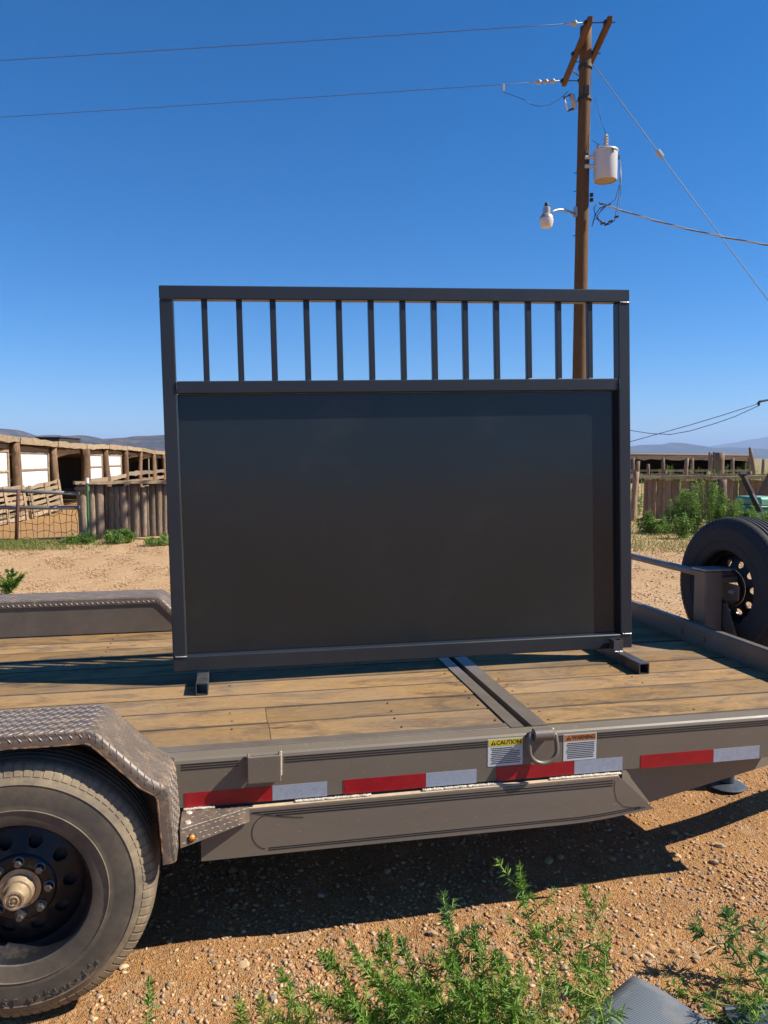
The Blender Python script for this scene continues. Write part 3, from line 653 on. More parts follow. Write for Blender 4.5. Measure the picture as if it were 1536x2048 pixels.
# fenders of diamond plate: a folded strip with rolled edges
def arc(cx, cz, r, a0, a1, n): return [(cx + r * math.cos(R(a)), cz + r * math.sin(R(a))) for a in np.linspace(a0, a1, n)]
ZT = .873
half = [(-1.05, ZT), (-.45, ZT)] + arc(-.430, ZT - .075, .075, 90, 42, 7) + [(-.245, .7145)] + arc(-.268, .635, .083, 42, 8, 6) + [(-.180, .56), (-.172, .448)]
prof = [(-2.1 - x, z) for x, z in half[:0:-1]] + half
def fender(yin, yout, par_label):
    s = 1 if yout > yin else -1
    P = [np.array(p) for p in prof]; L = [0]
    for i in range(1, len(P)): L.append(L[-1] + np.linalg.norm(P[i] - P[i - 1]))
    nrm = []
    for i in range(len(P)):
        t = P[min(i + 1, len(P) - 1)] - P[max(i - 1, 0)]; t /= np.linalg.norm(t); nrm.append(np.array([-t[1], t[0]]))
    r = .018
    sec = []                                            # (y, offset along normal)
    yi, yo = yin, yout
    for a in np.linspace(90, 0, 6): sec.append((yo - s * r + s * r * math.cos(R(a)), -r + r * math.sin(R(a))))
    sec.append((yo, -.036))
    roll_in = [(yi + s * r - s * r * math.cos(R(a)), -r + r * math.sin(R(a))) for a in np.linspace(0, 90, 6)]
    sec = [(yi, -.036)] + roll_in + sec
    inner = [(y + (s * .004 if y == yi else (-s * .004 if y == yo else 0)), o - .004 if abs(o) < .001 else o) for y, o in sec[::-1]]
    ring = sec + inner; m = len(ring); v = []; f = []
    for i in range(len(P)):
        for y, o in ring: q = P[i] + nrm[i] * o; v.append((q[0], y, q[1]))
    for i in range(len(P) - 1):
        for k in range(m): f.append((i * m + k, i * m + (k + 1) % m, (i + 1) * m + (k + 1) % m, (i + 1) * m + k))
    f += [tuple(range(m)), tuple((len(P) - 1) * m + k for k in range(m - 1, -1, -1))]
    fo = ob('fender', MB().add(v, f), 'plate', T, 50)
    # raised treads pressed into the plate
    def S(l):
        i = min(max(int(np.searchsorted(L, l)) - 1, 0), len(P) - 2); t = (l - L[i]) / max(1e-9, L[i + 1] - L[i])
        return P[i] * (1 - t) + P[i + 1] * t, nrm[i] * (1 - t) + nrm[i + 1] * t
    secL = [0]
    for i in range(1, len(sec)): secL.append(secL[-1] + math.hypot(sec[i][0] - sec[i - 1][0], sec[i][1] - sec[i - 1][1]))
    def Q(l, u, h):
        p, n = S(l); i = min(max(int(np.searchsorted(secL, u)) - 1, 0), len(sec) - 2); t = (u - secL[i]) / (secL[i + 1] - secL[i])
        y = sec[i][0] * (1 - t) + sec[i + 1][0] * t; o = sec[i][1] * (1 - t) + sec[i + 1][1] * t
        # outward direction of the section
        a = np.array([sec[i + 1][0] - sec[i][0], sec[i + 1][1] - sec[i][1]]); a /= np.linalg.norm(a); nn = np.array([-a[1], a[0]]) * (1 if s > 0 else -1)
        y += nn[0] * h; o += nn[1] * h; q = p + n * o; return (q[0], y, q[1])
    mb = MB(); pitch = .0225; i = 0; l = .02
    while l < L[-1] - .02:
        u = .012 + (pitch / 2 if i % 2 else 0); j = 0
        while u < secL[-1] - .012:
            sg = 1 if (i + j) % 2 else -1
            a, b = .0098, .0026; dl, du = a * .70, a * .70 * sg; el, eu = b * .7, -b * .7 * sg
            vv = [Q(l - dl, u - du, 0), Q(l + el, u + eu, 0), Q(l + dl, u + du, 0), Q(l - el, u - eu, 0), Q(l - dl * .5, u - du * .5, .0017), Q(l + dl * .5, u + du * .5, .0017)]
            mb.add(vv, [(0, 1, 5, 4), (1, 2, 5), (2, 3, 4, 5), (3, 0, 4)])
            u += pitch; j += 1
        l += pitch * .62; i += 1
    ob('tread_pattern', mb, 'plate_tread', fo, 30, kind='stuff')
    # rusty sheared edge
    mb = MB(); pth = []
    for k in range(0, 160):
        l = L[-1] * k / 159; p, n = S(l); q = p + n * -.037; pth.append((q[0], yo - s * .002 + random.uniform(-.0008, .0008), q[1] + random.uniform(-.001, .001)))
    mb.tube(pth, [.0028 + random.uniform(-.0006, .0012) for _ in pth], 5); ob('rusty_edge', mb, 'rust', fo)
    return fo
fn = fender(2.600, 2.330, 'near'); ff_ = fender(4.565, 4.85, 'far')
ob('wheel_well_wall', MB().prism([(-.19, .50), (-.19, .68), (-.245, .715), (-.37, .84), (-.43, .864), (-1.67, .864), (-1.73, .84), (-1.91, .68), (-1.91, .50)], 2.573, 2.5785, 'xz'), 'taupe', T)
ob('wheel_well_wall', MB().prism([(-.18, .672), (-.19, .68), (-.27, .73), (-.385, .83), (-.44, .853), (-1.66, .853), (-1.73, .83), (-1.91, .68), (-1.92, .672)], 4.572, 4.578, 'xz'), 'taupe_worn', T)
ob('wheel_well_wall', MB().box(-.20, -.195, 2.345, 2.598, .46, .66), 'taupe', T)

# step of diamond plate between fender and lower channel, with marker light
z0 = .497
st = ob('corner_step', MB().prism([(-.168, 2.442), (.050, 2.556), (.050, 2.576), (-.168, 2.576)], z0 - .004, z0, 'xy'), 'plate', T)
dvec = np.array([.218, .114]); dn = dvec / np.linalg.norm(dvec); nn = np.array([dn[1], -dn[0]])
mb = MB(); a = np.array([-.168, 2.442]); b = np.array([.050, 2.556]); v = []
for z in (z0 - .060, z0 - .001):
    for p in (a, b):
        for s in (0, .004): q = p + nn * (.004 - s); v.append((q[0], q[1], z + (.012 if (p is b and z < z0 - .03) else 0)))
mb.add(v, [(0, 1, 3, 2), (4, 6, 7, 5), (0, 2, 6, 4), (1, 5, 7, 3), (0, 4, 5, 1), (2, 3, 7, 6)]); sk = ob('skirt', mb, 'plate', st)
mb = MB()
for i in range(11):
    for j in range(3):
        l = .012 + i * .0215 + (j % 2) * .0107; z = z0 - .011 - j * .018; sg = 1 if (i + j) % 2 else -1
        if l > .235 or z < z0 - .052: continue
        def q(dl, dz, h): p = a + dn * (l + dl) + nn * (.004 + h); return (p[0], p[1], z + dz)
        mb.add([q(-.0085, -.002 * sg, 0), q(0, -.0025, 0), q(.0085, .002 * sg, 0), q(0, .0025, 0), q(0, 0, .0017)], [(0, 1, 4), (1, 2, 4), (2, 3, 4), (3, 0, 4)])
for i in range(9):
    for j in range(6):
        x = -.155 + i * .0215 + (j % 2) * .0107; y = 2.565 - j * .0205
        if y < 2.442 + (x + .168) * .523 + .014 or x > .035: continue
        sg = 1 if (i + j) % 2 else -1
        mb.add([(x - .0085, y - .003 * sg, z0), (x, y - .0027, z0), (x + .0085, y + .003 * sg, z0), (x, y + .0027, z0), (x, y, z0 + .0017)], [(0, 1, 4), (1, 2, 4), (2, 3, 4), (3, 0, 4)])
ob('tread_pattern', mb, 'plate_tread', st, kind='stuff')
bead('rolled_edge', [(-.166, 2.4425, z0 - .001), (.049, 2.5545, z0 - .001)], .0034, 'plate_tread', st, 11)
p = a + dn * .038 + nn * .004; rotm = Matrix.Translation((p[0], p[1], z0 - .036)) @ Matrix.Rotation(math.atan2(dn[1], dn[0]), 4, 'Z')
mb = MB(); mb.lathe([(.0001, -.012), (.006, -.0105), (.0105, -.005), (.0115, 0)], 16, 'y'); mb.v = [tuple(rotm @ Vector(q)) for q in mb.v]
ml = ob('marker_light', mb, 'amber', st, True, label='small amber marker light')
mb = MB(); mb.lathe([(.0115, -.004), (.0145, -.003), (.0145, 0)], 16, 'y'); mb.v = [tuple(rotm @ Vector(q)) for q in mb.v]; ob('grommet', mb, 'dark_metal', st, True)
for q in ((-.145, 2.555), (-.145, 2.485)):
    mb = MB(); mb.lathe([(.0001, .005), (.009, .004), (.012, 0)], 10, 'z', (q[0], q[1], z0)); ob('bolt', mb, 'weld', st)

# wheels (axis along Y, outer side towards -Y)
def wheel_meshes():
    g = {}
    w = .228
    tp = [(.206, .022), (.214, .008), (.226, .005), (.240, .0035), (.259, .001), (.261, -.0015), (.263, .001), (.30, .0), (.334, .004), (.337, .002), (.340, .0055), (.356, .012), (.372, .021), (.383, .031), (.389, .040)]
    def groove(c): return [(.3945, c - .008), (.385, c - .0045), (.385, c + .0045), (.3945, c + .008)]
    tp += [(.3925, .05)] + groove(.072) + groove(.100) + groove(.128) + groove(.156) + [(.3925, .178)]
    tp += [(r, w - h) for r, h in [(.389, .040), (.383, .031), (.372, .021), (.356, .012), (.30, 0), (.24, .004), (.214, .008), (.206, .022)]]
    g['tyre'] = MB().lathe(tp, 120, 'y')
    mb = MB()                                           # shoulder slots: small raised lugs round both shoulders
    for k in range(84):
        for e in (0, 1):
            t0 = 2 * math.pi * (k + .14) / 84; t1 = 2 * math.pi * (k + .86) / 84
            sec = [(.3575, .0122), (.3735, .0212), (.3845, .0312), (.3905, .0402)] if e == 0 else [(.3575, w - .0122), (.3735, w - .0212), (.3845, w - .0312), (.3905, w - .0402)]
            h = .0014; v = []
            for t in (t0, t1):
                for (r, y) in sec:
                    v.append(((r - .001) * math.cos(t), y, (r - .001) * math.sin(t)))
                for (r, y) in sec:
                    yy = y - h * .7 if e == 0 else y + h * .7
                    v.append(((r + h * .6) * math.cos(t), yy, (r + h * .6) * math.sin(t)))
            f = [(4, 5, 13, 12), (5, 6, 14, 13), (6, 7, 15, 14), (0, 4, 12, 8), (7, 3, 11, 15), (0, 1, 5, 4), (1, 2, 6, 5), (2, 3, 7, 6), (8, 12, 13, 9), (9, 13, 14, 10), (10, 14, 15, 11)]
            mb.add(v, f)
    g['lugs'] = mb
    g['barrel'] = MB().lathe([(.219, .012), (.2205, .018), (.218, .024), (.208, .026), (.203, .034), (.199, .055), (.188, .066), (.186, .12), (.200, .175), (.205, .205), (.219, .212), (.219, .206), (.205, .199), (.182, .12), (.182, .066), (.196, .050), (.199, .034), (.205, .020), (.212, .012)], 72, 'y', closed=True)
    mb = MB(); nh = 10                                  # wheel disc with ten real vent holes
    def yd(r): return .068 + .028 * max(0, (r - .105) / .08) ** 1.2 - .010 * math.exp(-((r - .11) / .012) ** 2)
    r0, r1 = .103, .186; da = math.pi / nh
    for k in range(nh):
        a0 = 2 * math.pi * k / nh; rc, rh = .137, .0185
        per = []
        for i in range(6): per.append((r1, -da + 2 * da * i / 6))
        for i in range(2): per.append((r1 + (r0 - r1) * i / 2, da))
        for i in range(6): per.append((r0, da - 2 * da * i / 6))
        for i in range(2): per.append((r0 + (r1 - r0) * i / 2, -da))
        n = len(per); v = []
        for r, a in per: v.append((r * math.cos(a0 + a), yd(r), r * math.sin(a0 + a)))
        st_ = []
        for r, a in per:
            x, z = r * math.cos(a) - rc, r * math.sin(a); ang = math.atan2(z, x); st_.append(ang)
        for ang in st_:
            x, z = rc + rh * math.cos(ang), rh * 1.15 * math.sin(ang); r = math.hypot(x, z); a = math.atan2(z, x)
            v.append((r * math.cos(a0 + a), yd(r), r * math.sin(a0 + a)))
        for ang in st_:
            x, z = rc + rh * math.cos(ang), rh * 1.15 * math.sin(ang); r = math.hypot(x, z); a = math.atan2(z, x)
            v.append((r * math.cos(a0 + a), yd(r) + .012, r * math.sin(a0 + a)))
        f = []
        for i in range(n):
            j = (i + 1) % n; f += [(i, j, n + j, n + i), (n + i, n + j, 2 * n + j, 2 * n + i)]
        mb.add(v, f)
    g['disc_outer'] = mb
    g['disc_centre'] = MB().lathe([(.103, .060), (.098, .054), (.094, .052), (.065, .052), (.060, .055), (.060, .070)], 60, 'y')
    g['drum'] = MB().lathe([(.0001, .10), (.160, .10), (.168, .11), (.168, .19), (.0001, .19)], 40, 'y')
    g['hub'] = MB().lathe([(.060, .056), (.060, .050), (.046, .049), (.044, .046), (.043, .024), (.041, .020), (.0345, .019), (.033, .016), (.031, -.012), (.029, -.017), (.023, -.018), (.0215, -.015), (.016, -.015), (.0145, -.019), (.012, -.020), (.0105, -.017), (.006, -.017), (.005, -.021), (.0001, -.022)], 40, 'y')
    mb = MB(); mb.lathe([(.0001, -.022), (.009, -.022), (.0125, -.018), (.0125, 0)], 6, 'y'); mb.lathe([(.0125, -.004), (.0165, -.002), (.0165, 0)], 14, 'y'); g['nut'] = mb
    return g
G = wheel_meshes()
def tyre_text(par):
    for word, r, a0, size in (('S', .328, -98, .028), ('T', .328, -93.5, .028)):
        me = text_mesh(word, size, .0004, 1.35, 'LEFT', .0006); v = np.zeros(len(me.vertices) * 3); me.vertices.foreach_get('co', v); v = v.reshape(-1, 3)
        ang = R(a0) + v[:, 0] / r; rr = r - v[:, 1]
        out = np.stack([rr * np.cos(ang), np.where(v[:, 2] > 0, -.0007, .004), rr * np.sin(ang)], -1); me.vertices.foreach_set('co', out.ravel()); me.update()
        ob('lettering', me, 'tyre_mark', par, local=True)
    rr_ = np.random.default_rng(17); mb = MB()          # the rest of the moulding is worn beyond reading: broken strokes only
    for k in range(10):
        a0 = R(-85.5 + k * 4.3)
        for q in range(3):
            da = rr_.uniform(0, .035); r0 = .330 - rr_.uniform(0, .020); dr, dl = (rr_.uniform(.006, .014), .003) if rr_.random() < .6 else (.0028, rr_.uniform(.006, .013))
            v = []
            for y in (.004, -.0006):
                for (u, w) in ((0, 0), (1, 0), (1, 1), (0, 1)): t = a0 + da + u * dl / .32; r = r0 - w * dr; v.append((r * math.cos(t), y, r * math.sin(t)))
            mb.add(v, [(0, 1, 2, 3), (4, 7, 6, 5), (0, 4, 5, 1), (1, 5, 6, 2), (2, 6, 7, 3), (3, 7, 4, 0)])
    ob('worn_moulding', mb, 'tyre_mark', par, local=True, kind='stuff')
def build_wheel(par, tyre_m, mounted):
    ty = ob('tyre', G['tyre'], tyre_m, par, 35, local=True)
    ob('shoulder_lugs', G['lugs'], tyre_m, ty, local=True, kind='stuff')
    rm = ob('rim', G['barrel'], 'rim', par, 40, local=True)
    ob('rim_disc', G['disc_outer'], 'rim', rm, 40, local=True); ob('rim_centre', G['disc_centre'], 'rim', rm, 40, local=True)
    if mounted:
        ob('brake_drum', G['drum'], 'black_rubber', rm, 40, local=True); ob('hub_cap', G['hub'], 'hub', par, 40, local=True)
        tyre_text(ty)
        for k in range(8):
            o = ob('lug_nut', G['nut'], 'nut', rm, local=True) if k == 0 else o0.copy()
            if k == 0: o0 = o
            else: C.objects.link(o); o.parent = rm
            a = 2 * math.pi * k / 8; o.location = (.0826 * math.cos(a), .052, .0826 * math.sin(a))
# the road wheel is a part of the trailer; its pieces are the sub-parts
def road_wheel(loc, flip=False):
    w = bpy.data.objects.new('wheel', None); C.objects.link(w); w.parent = T; w.empty_display_size = .1
    w.location = (loc[0] - .4, loc[1] - 3.6, loc[2]); w.rotation_euler = (0, 0, math.pi if flip else 0)
    return w
w1 = road_wheel((-.628, 2.330, .391))
def flat_wheel(par):
    ob('tyre', G['tyre'], 'tyre', par, 35, local=True); s = ob('shoulder_lugs', G['lugs'], 'tyre', par, local=True, kind='stuff')
    ob('rim', G['barrel'], 'rim', par, 40, local=True); ob('rim_disc', G['disc_outer'], 'rim', par, 40, local=True); ob('rim_centre', G['disc_centre'], 'rim', par, 40, local=True)
    ob('brake_drum', G['drum'], 'black_rubber', par, 40, local=True); ob('hub_cap', G['hub'], 'hub', par, 40, local=True); tyre_text(par)
    for k in range(8):
        o = ob('lug_nut', G['nut'], 'nut', par, local=True) if k == 0 else o0.copy()
        if k == 0: o0 = o
        else: C.objects.link(o); o.parent = par
        a = 2 * math.pi * k / 8 + R(90); o.location = (.0826 * math.cos(a), .052, .0826 * math.sin(a))
WM[w1] = Matrix.Translation((-.628, 2.330, .391)); flat_wheel(w1)
for loc, fl in (((-1.472, 2.330, .391), False), ((-.628, 4.85, .391), True), ((-1.472, 4.85, .391), True)):
    w = road_wheel(loc, fl)
    for ch in list(w1.children):
        c = ch.copy(); C.objects.link(c); c.parent = w
for x in (-.628, -1.472): ob('axle', MB().tube([(x, 2.44, .391), (x, 4.74, .391)], .038, 12), 'dark_metal', T, 40)

# spare wheel mount
post = ob('spare_mount_post', MB().box(2.545, 2.655, 3.735, 3.845, .66, 1.055, .008), 'taupe_worn', T)
ob('cap', MB().box(2.535, 2.700, 3.728, 3.852, 1.0552, 1.066, .003), 'galv', post)
ob('arm', MB().box(2.655, 2.760, 3.745, 3.795, .985, 1.02, .004), 'taupe_worn', post)
pl = ob('mount_plate', MB().box(2.690, 2.700, 3.655, 3.97, .90, .985, .003), 'taupe_worn', T)
for py in (3.70, 3.92):
    mb = MB(); mb.lathe([(.0001, -.026), (.008, -.026), (.008, -.012), (.014, -.012), (.014, 0)], 6, 'x', (2.690, py, .945)); ob('bolt', mb, 'bright', pl)
v = MB(); v.prism([(3.60, .66), (3.68, .66), (3.80, .86), (3.72, .88)], 2.662, 2.672, 'yz'); ob('brace', v, 'taupe_worn', T)
ob('rack_pipe', MB().tube([(2.585, 3.80, 1.030), (2.585, 4.60, 1.030), (2.585, 4.63, 1.015), (2.585, 4.635, .68)], .021, 14), 'pipe_grey', T, 40)
S = thing('spare_wheel', 'black spare wheel bolted upright behind the front rail of the trailer', 'wheel', (2.690, 3.79, .95), (0, 0, R(-83)))
build_wheel(S, 'tyre_dark', False)

# ------------------------------------------------------------ the steel gate standing on the deck
# (the panel is slightly raked: a touch taller at its right end; corners surveyed from the photograph and its shadow)
GL = (-.2507, 3.448, 0.0)
GT = thing('steel_gate', 'charcoal steel gate panel with thirteen upright bars over solid sheet, standing on trailer', 'gate', (.86, 3.465, D))
W, HH, TU = 2.21, 1.70, .056
gTL, gBL, gTR, gBR = (np.array(p) + O for p in ((-.2838, 3.476, .7409), (-.2507, 3.448, -.9405), (1.9323, 3.510, .8235), (1.9732, 3.482, -.9464)))
def gp(p):
    u, v = p[0] / W, p[2] / HH
    return (gBL * (1 - u) + gBR * u) * (1 - v) + (gTL * (1 - u) + gTR * u) * v + np.array([-.0154, 1, 0]) * p[1]
def gl(name, a, m='gate'):
    mb = MB().box(*a); mb.v = [tuple(gp(p)) for p in mb.v]; return ob(name, mb, m, GT)
gl('top_rail', (0, W, 0, TU, HH - .059, HH, .004))
gl('side_post', (0, .058, 0, TU, .0685, HH - .0595, .004)); gl('side_post', (W - .061, W, 0, TU, .0685, HH - .0595, .004))
gl('middle_rail', (.0585, W - .0615, .001, TU, 1.232, 1.287, .004))
gl('bottom_rail', (0, W, 0, TU, 0, .068, .004))
for k, x in enumerate((.187, .336, .483, .632, .779, .926, 1.075, 1.224, 1.375, 1.53, 1.691, 1.845, 2.007)):
    gl('upright_bar', (x - .0130, x + .0130, .014, .040, 1.2875, HH - .0595, .0022))
    bead('weld_bead', [gp((x - .010, .012, 1.2885)), gp((x + .010, .012, 1.2885))], .0022, 'bright' if k > 9 else 'gate', GT, k)
SHY = .0385
gl('sheet', (.0587, W - .0617, SHY, SHY + .003, .0687, 1.2315, 0), 'sheet')
for a, b, m in (((.004, -.001, HH - .0595), (.058, -.001, HH - .0595), 'gate'), ((W - .055, -.001, HH - .0595), (W - .003, -.001, HH - .0595), 'bright'), ((.058, -.001, 1.235), (.058, -.001, 1.284), 'gate'), ((W - .061, -.001, 1.235), (W - .061, -.001, 1.284), 'gate'), ((.008, -.001, .0685), (.06, -.001, .0685), 'bright'), ((W - .056, -.001, .0685), (W - .003, -.001, .0685), 'bright')):
    bead('weld_bead', [gp(a), gp(b)], .0032, m, GT, 3)
ob('foot', MB().sq_tube((-.124, 3.285, D + .0255), (-.124, 3.60, D + .0255), .051, .0042), 'raw', GT)
ob('foot', MB().sq_tube((1.880, 3.205, D + .0255), (1.880, 3.68, D + .0255), .051, .0042), 'raw', GT)
ob('foot_socket', MB().sq_tube((1.866, 3.448, D + .0515), (1.866, 3.448, D + .109), .050, .0042, (0, 1, 0)), 'raw', GT)
bead('weld_bead', [(1.843, 3.421, D + .053), (1.889, 3.421, D + .053)], .0042, 'bright', GT, 5)

# ------------------------------------------------------------ utility pole with its gear
PD = 15.5                                              # distance to the pole
pb = at_d(1157, 900, PD); PX, PY = float(pb[0]), float(pb[1])
def rough_log(p0, p1, r0, r1, n=12, seg=10, seed=0, wob=.02, rn=.05):
    rr = np.random.default_rng(seed); p0, p1 = np.array(p0, float), np.array(p1, float); L = np.linalg.norm(p1 - p0)
    t = (p1 - p0) / L; u = np.cross(t, (.3, 1, .2)); u /= np.linalg.norm(u); w = np.cross(t, u); v = []; f = []
    ph = rr.uniform(0, 6.28, 6); base = 1 + rr.normal(0, rn, n)
    for i in range(seg + 1):
        s = i / seg; c = p0 + t * L * s + u * wob * math.sin(3 * s + ph[0]) * (0 < i) + w * wob * math.sin(4 * s + ph[1]) * (0 < i); r = r0 + (r1 - r0) * s
        for k in range(n):
            a = 2 * math.pi * k / n; q = r * base[k] * (1 + rn * .5 * math.sin(a * 3 + s * 5 + ph[2]) + rr.normal(0, rn * .25)); v.append(c + (u * math.cos(a) + w * math.sin(a)) * q)
    for i in range(seg):
        for k in range(n): f.append((i * n + k, i * n + (k + 1) % n, (i + 1) * n + (k + 1) % n, (i + 1) * n + k))
    f += [tuple(range(n - 1, -1, -1)), tuple(seg * n + k for k in range(n))]
    return MB().add(v, f)
ptop = at_d(1174, 55, PD); ZP = float(ptop[2])
P = thing('utility_pole', 'tall brown wooden utility pole with double crossarm behind the gate', 'utility pole', (PX, PY, 0))
ob('shaft', rough_log((PX, PY, -.3), (PX, PY, ZP), .150, .108, 18, 26, 4, .012, .03), 'pole_wood', P, True)
ZA = float(at_d(1160, 97, PD)[2])                      # crossarm level
def arm(name, a, b, w, h, m, par):
    a, b = np.array(a, float), np.array(b, float); d = b - a; L = np.linalg.norm(d); d /= L
    mat = Matrix(((d[0], -d[1], 0, a[0]), (d[1], d[0], 0, a[1]), (0, 0, 1, a[2]), (0, 0, 0, 1)))
    return ob(name, MB().box(0, L, -w / 2, w / 2, -h / 2, h / 2, .012, mat), m, par)
na, fa = at_z(1181, 38, ZA), at_z(1131, 160, ZA)       # near and far ends of the left arm
ad = fa - na; ad /= np.linalg.norm(ad); side = np.array([-ad[1], ad[0], 0])
if np.dot(side, RT) < 0: side = -side
sh = np.linalg.norm(at_z(1216, 36, ZA) - na) * .98
arm('crossarm', na, na + ad * 2.42, .095, .12, 'arm_wood', P); nb = na + side * .355
arm('crossarm', nb, nb + ad * 2.42, .095, .12, 'arm_wood', P)
for t in (.12, 2.28, 1.2):                              # bolts tying the two arms
    ob('tie_bolt', MB().tube([na + ad * t - side * .11, nb + ad * t + side * .12], .011, 6), 'dark_metal', P)
    for q in (na, nb):
        ob('washer', MB().box(-.02, .02, -.035, .035, -.035, .035, 0, Matrix.Translation(q + ad * t - side * .065)), 'dark_metal', P)
ob('arm_brace', MB().tube([na + ad * 1.75 + side * .02 - np.array([0, 0, .04]), (PX, PY, ZA - .62)], .016, 5), 'galv', P)
for dz in (-.35, -.95): ob('band', MB().lathe([(.128, -.03), (.136, -.03), (.136, .03), (.128, .03)], 20, 'z', (PX, PY, ZA + dz)), 'dark_metal', P)
for k, z in enumerate((ZA - 2.35, ZA - 2.70, ZA - 3.55, ZA - .25)):      # small pegs on the left face
    q = np.array([PX, PY, z]); ob('peg', MB().tube([q - RT * .11, q - RT * .19], .008, 5), 'dark_metal', P)
ob('bracket', MB().box(-.05, .05, -.17, -.10, -.09, .09, .01, Matrix.Translation((PX, PY, float(at_d(1172, 187, PD)[2]))) @ Matrix.Rotation(-YAW, 4, 'Z')), 'dark_metal', P)
for k, py in enumerate((390, 400)):
    q = at_d(1183, py, PD - .05); mb = MB(); mb.lathe([(.0001, -.035), (.03, -.033), (.042, -.015), (.03, 0), (.042, .015), (.03, .033), (.0001, .035)], 12, 'z', q); ob('spool', mb, 'dark_metal', P, True)

# insulator strings, jumpers and conductors
def insulator(p, d, n, r):                             # one dead-end string along d
    d = np.array(d) / np.linalg.norm(d); P_ = []; R_ = []
    x = 0; P_.append(p); R_.append(.012); x = .10; P_.append(p + d * x); R_.append(.012)
    for k in range(n):
        for dx, rr in ((.002, .02), (.02, .03), (.035, r), (.055, r), (.085, r * .8), (.105, .03), (.135, .016)): P_.append(p + d * (x + dx)); R_.append(rr)
        x += .145
    P_.append(p + d * (x + .10)); R_.append(.014); return MB().tube(P_, R_, 12), p + d * (x + .10)
wl = -side
dw1 = at_z(0, 113, ZA - .06) - (na + ad * .12); dw2 = at_z(0, 227, ZA - .06) - (na + ad * 2.28)
ends = []
for nm, t, dw, n in (('near', .12, dw1, 1), ('far', 2.28, dw2, 3)):
    mb, e = insulator(na + ad * t - side * .10, dw, n, .055); ends.append((e, dw / np.linalg.norm(dw)))
    ob('insulator', mb, 'porcelain', P, True)
def cable(a, b, sag, n=24, ext=0.0):
    a, b = np.array(a, float), np.array(b, float); out = []
    for i in range(n + 1):
        t = i / n; p = a + (b - a) * t; p[2] -= sag * 4 * t * (1 - t); out.append(p)
    return out
labs = ['upper bare power line running left from the near crossarm end', 'lower bare power line running left from the far crossarm end']
for k, (e, d) in enumerate(ends):
    far = e + d * 38; single('power_line', MB().tube(cable(e, far, .10, 40), .0062, 6), 'wire', labs[k], 'cable', tuple(map(float, e)), 'power lines in the sky', True)
e2, d2 = ends[1]
cl = e2 + d2 * .55
ob('jumper_clamp', MB().box(-.03, .03, -.02, .02, -.16, .0, .008, Matrix.Translation(cl)), 'galv', P)
cut = at_d(1141, 205, PD - .05)
ob('jumper_wire', MB().tube([cl - np.array([0, 0, .16]), at_d(1050, 200, PD - .3), at_d(1062, 209, PD - .25), at_d(1080, 213, PD - .2), at_d(1098, 210, PD - .15), at_d(1118, 199, PD - .1), at_d(1136, 183, PD - .05)], .006, 5), 'wire_black', P, True)
# fused cutout
cu_ = thing('fuse_cutout', 'small porcelain fuse cutout on the left side of the utility pole', 'fuse', tuple(map(float, cut)))
ob('insulator_body', MB().tube([at_d(1142.5, 187, PD - .05), at_d(1143, 190, PD - .05), at_d(1146, 203, PD - .05), at_d(1149, 217, PD - .05), at_d(1149.5, 219, PD - .05)], [.02, .05, .056, .05, .02], 12), 'porcelain', cu_, True)
ob('fuse_tube', MB().tube([at_d(1129, 199, PD - .12), at_d(1136, 222, PD - .12)], .016, 8), 'white', cu_, True)
ob('top_contact', MB().tube([at_d(1144, 188, PD - .05), at_d(1128, 194, PD - .12), at_d(1129, 200, PD - .12)], .018, 6), 'dark_metal', cu_)
ob('hinge', MB().tube([at_d(1135, 222, PD - .12), at_d(1142, 219, PD - .09), at_d(1149, 217, PD - .05)], .02, 6), 'dark_metal', cu_)
ob('bracket', MB().tube([at_d(1149, 203, PD - .02), at_d(1161, 204, PD)], .016, 6), 'galv', cu_)
# transformer can
tb = at_d(1211, 340, PD - .15); tz0 = float(at_d(1210, 362, PD - .15)[2]); tz1 = float(at_d(1213, 304, PD - .15)[2]); tx, ty = float(tb[0]), float(tb[1])
TR = thing('transformer', 'light grey cylindrical transformer hung on the right side of utility pole', 'transformer', (tx, ty, tz0))
r_ = .222
ob('can', MB().lathe([(r_ - .014, tz0), (r_ - .006, tz0), (r_, tz0 + .012), (r_, tz1 - .02), (r_ + .012, tz1 - .015), (r_ + .018, tz1), (r_ + .010, tz1 + .022), (r_ * .7, tz1 + .055), (.0001, tz1 + .075)], 40, 'z', (tx, ty, 0)), 'can', TR, 40)
ob('can_bottom', MB().lathe([(.0001, tz0 + .008), (r_ - .014, tz0 + .008)], 40, 'z', (tx, ty, 0)), 'can_base', TR)
for z in (tz0 + .28, tz1 - .10):
    q = np.array([tx, ty, z]); ob('hanger', MB().tube([q - RT * .21, q - RT * .40], .038, 6), 'can', TR)
ob('bushing', MB().tube([(tx, ty, tz1 + .06)] + [(tx, ty, tz1 + .08 + .026 * i) for i in range(9)] + [(tx, ty, tz1 + .335)], [.05] + [.052 if i % 2 == 0 else .034 for i in range(9)] + [.016], 12), 'porcelain', TR, 50)
q = np.array([tx, ty, tz1 + .05]) - RT * .14; ob('bushing', MB().tube([q, q + np.array([0, 0, .05]), q + np.array([0, 0, .10])], [.04, .045, .02], 10), 'porcelain', TR, 50)
q = np.array([tx, ty, tz1 - .10]) + RT * .23; ob('terminal', MB().box(-.035, .035, -.03, .03, -.04, .04, .008, Matrix.Translation(q)), 'dark_metal', TR)
q = np.array([tx, ty, tz1 - .06]) - FW * r_ + RT * .07; ob('lifting_lug', MB().box(-.012, .012, -.02, .004, -.04, .04, .003, Matrix.Translation(q)), 'dark_metal', TR)
ob('lead_wire', MB().tube([(tx, ty, tz1 + .33), at_d(1203, 245, PD - .1), at_d(1190, 195, PD)], .005, 5), 'wire_black', TR, True)
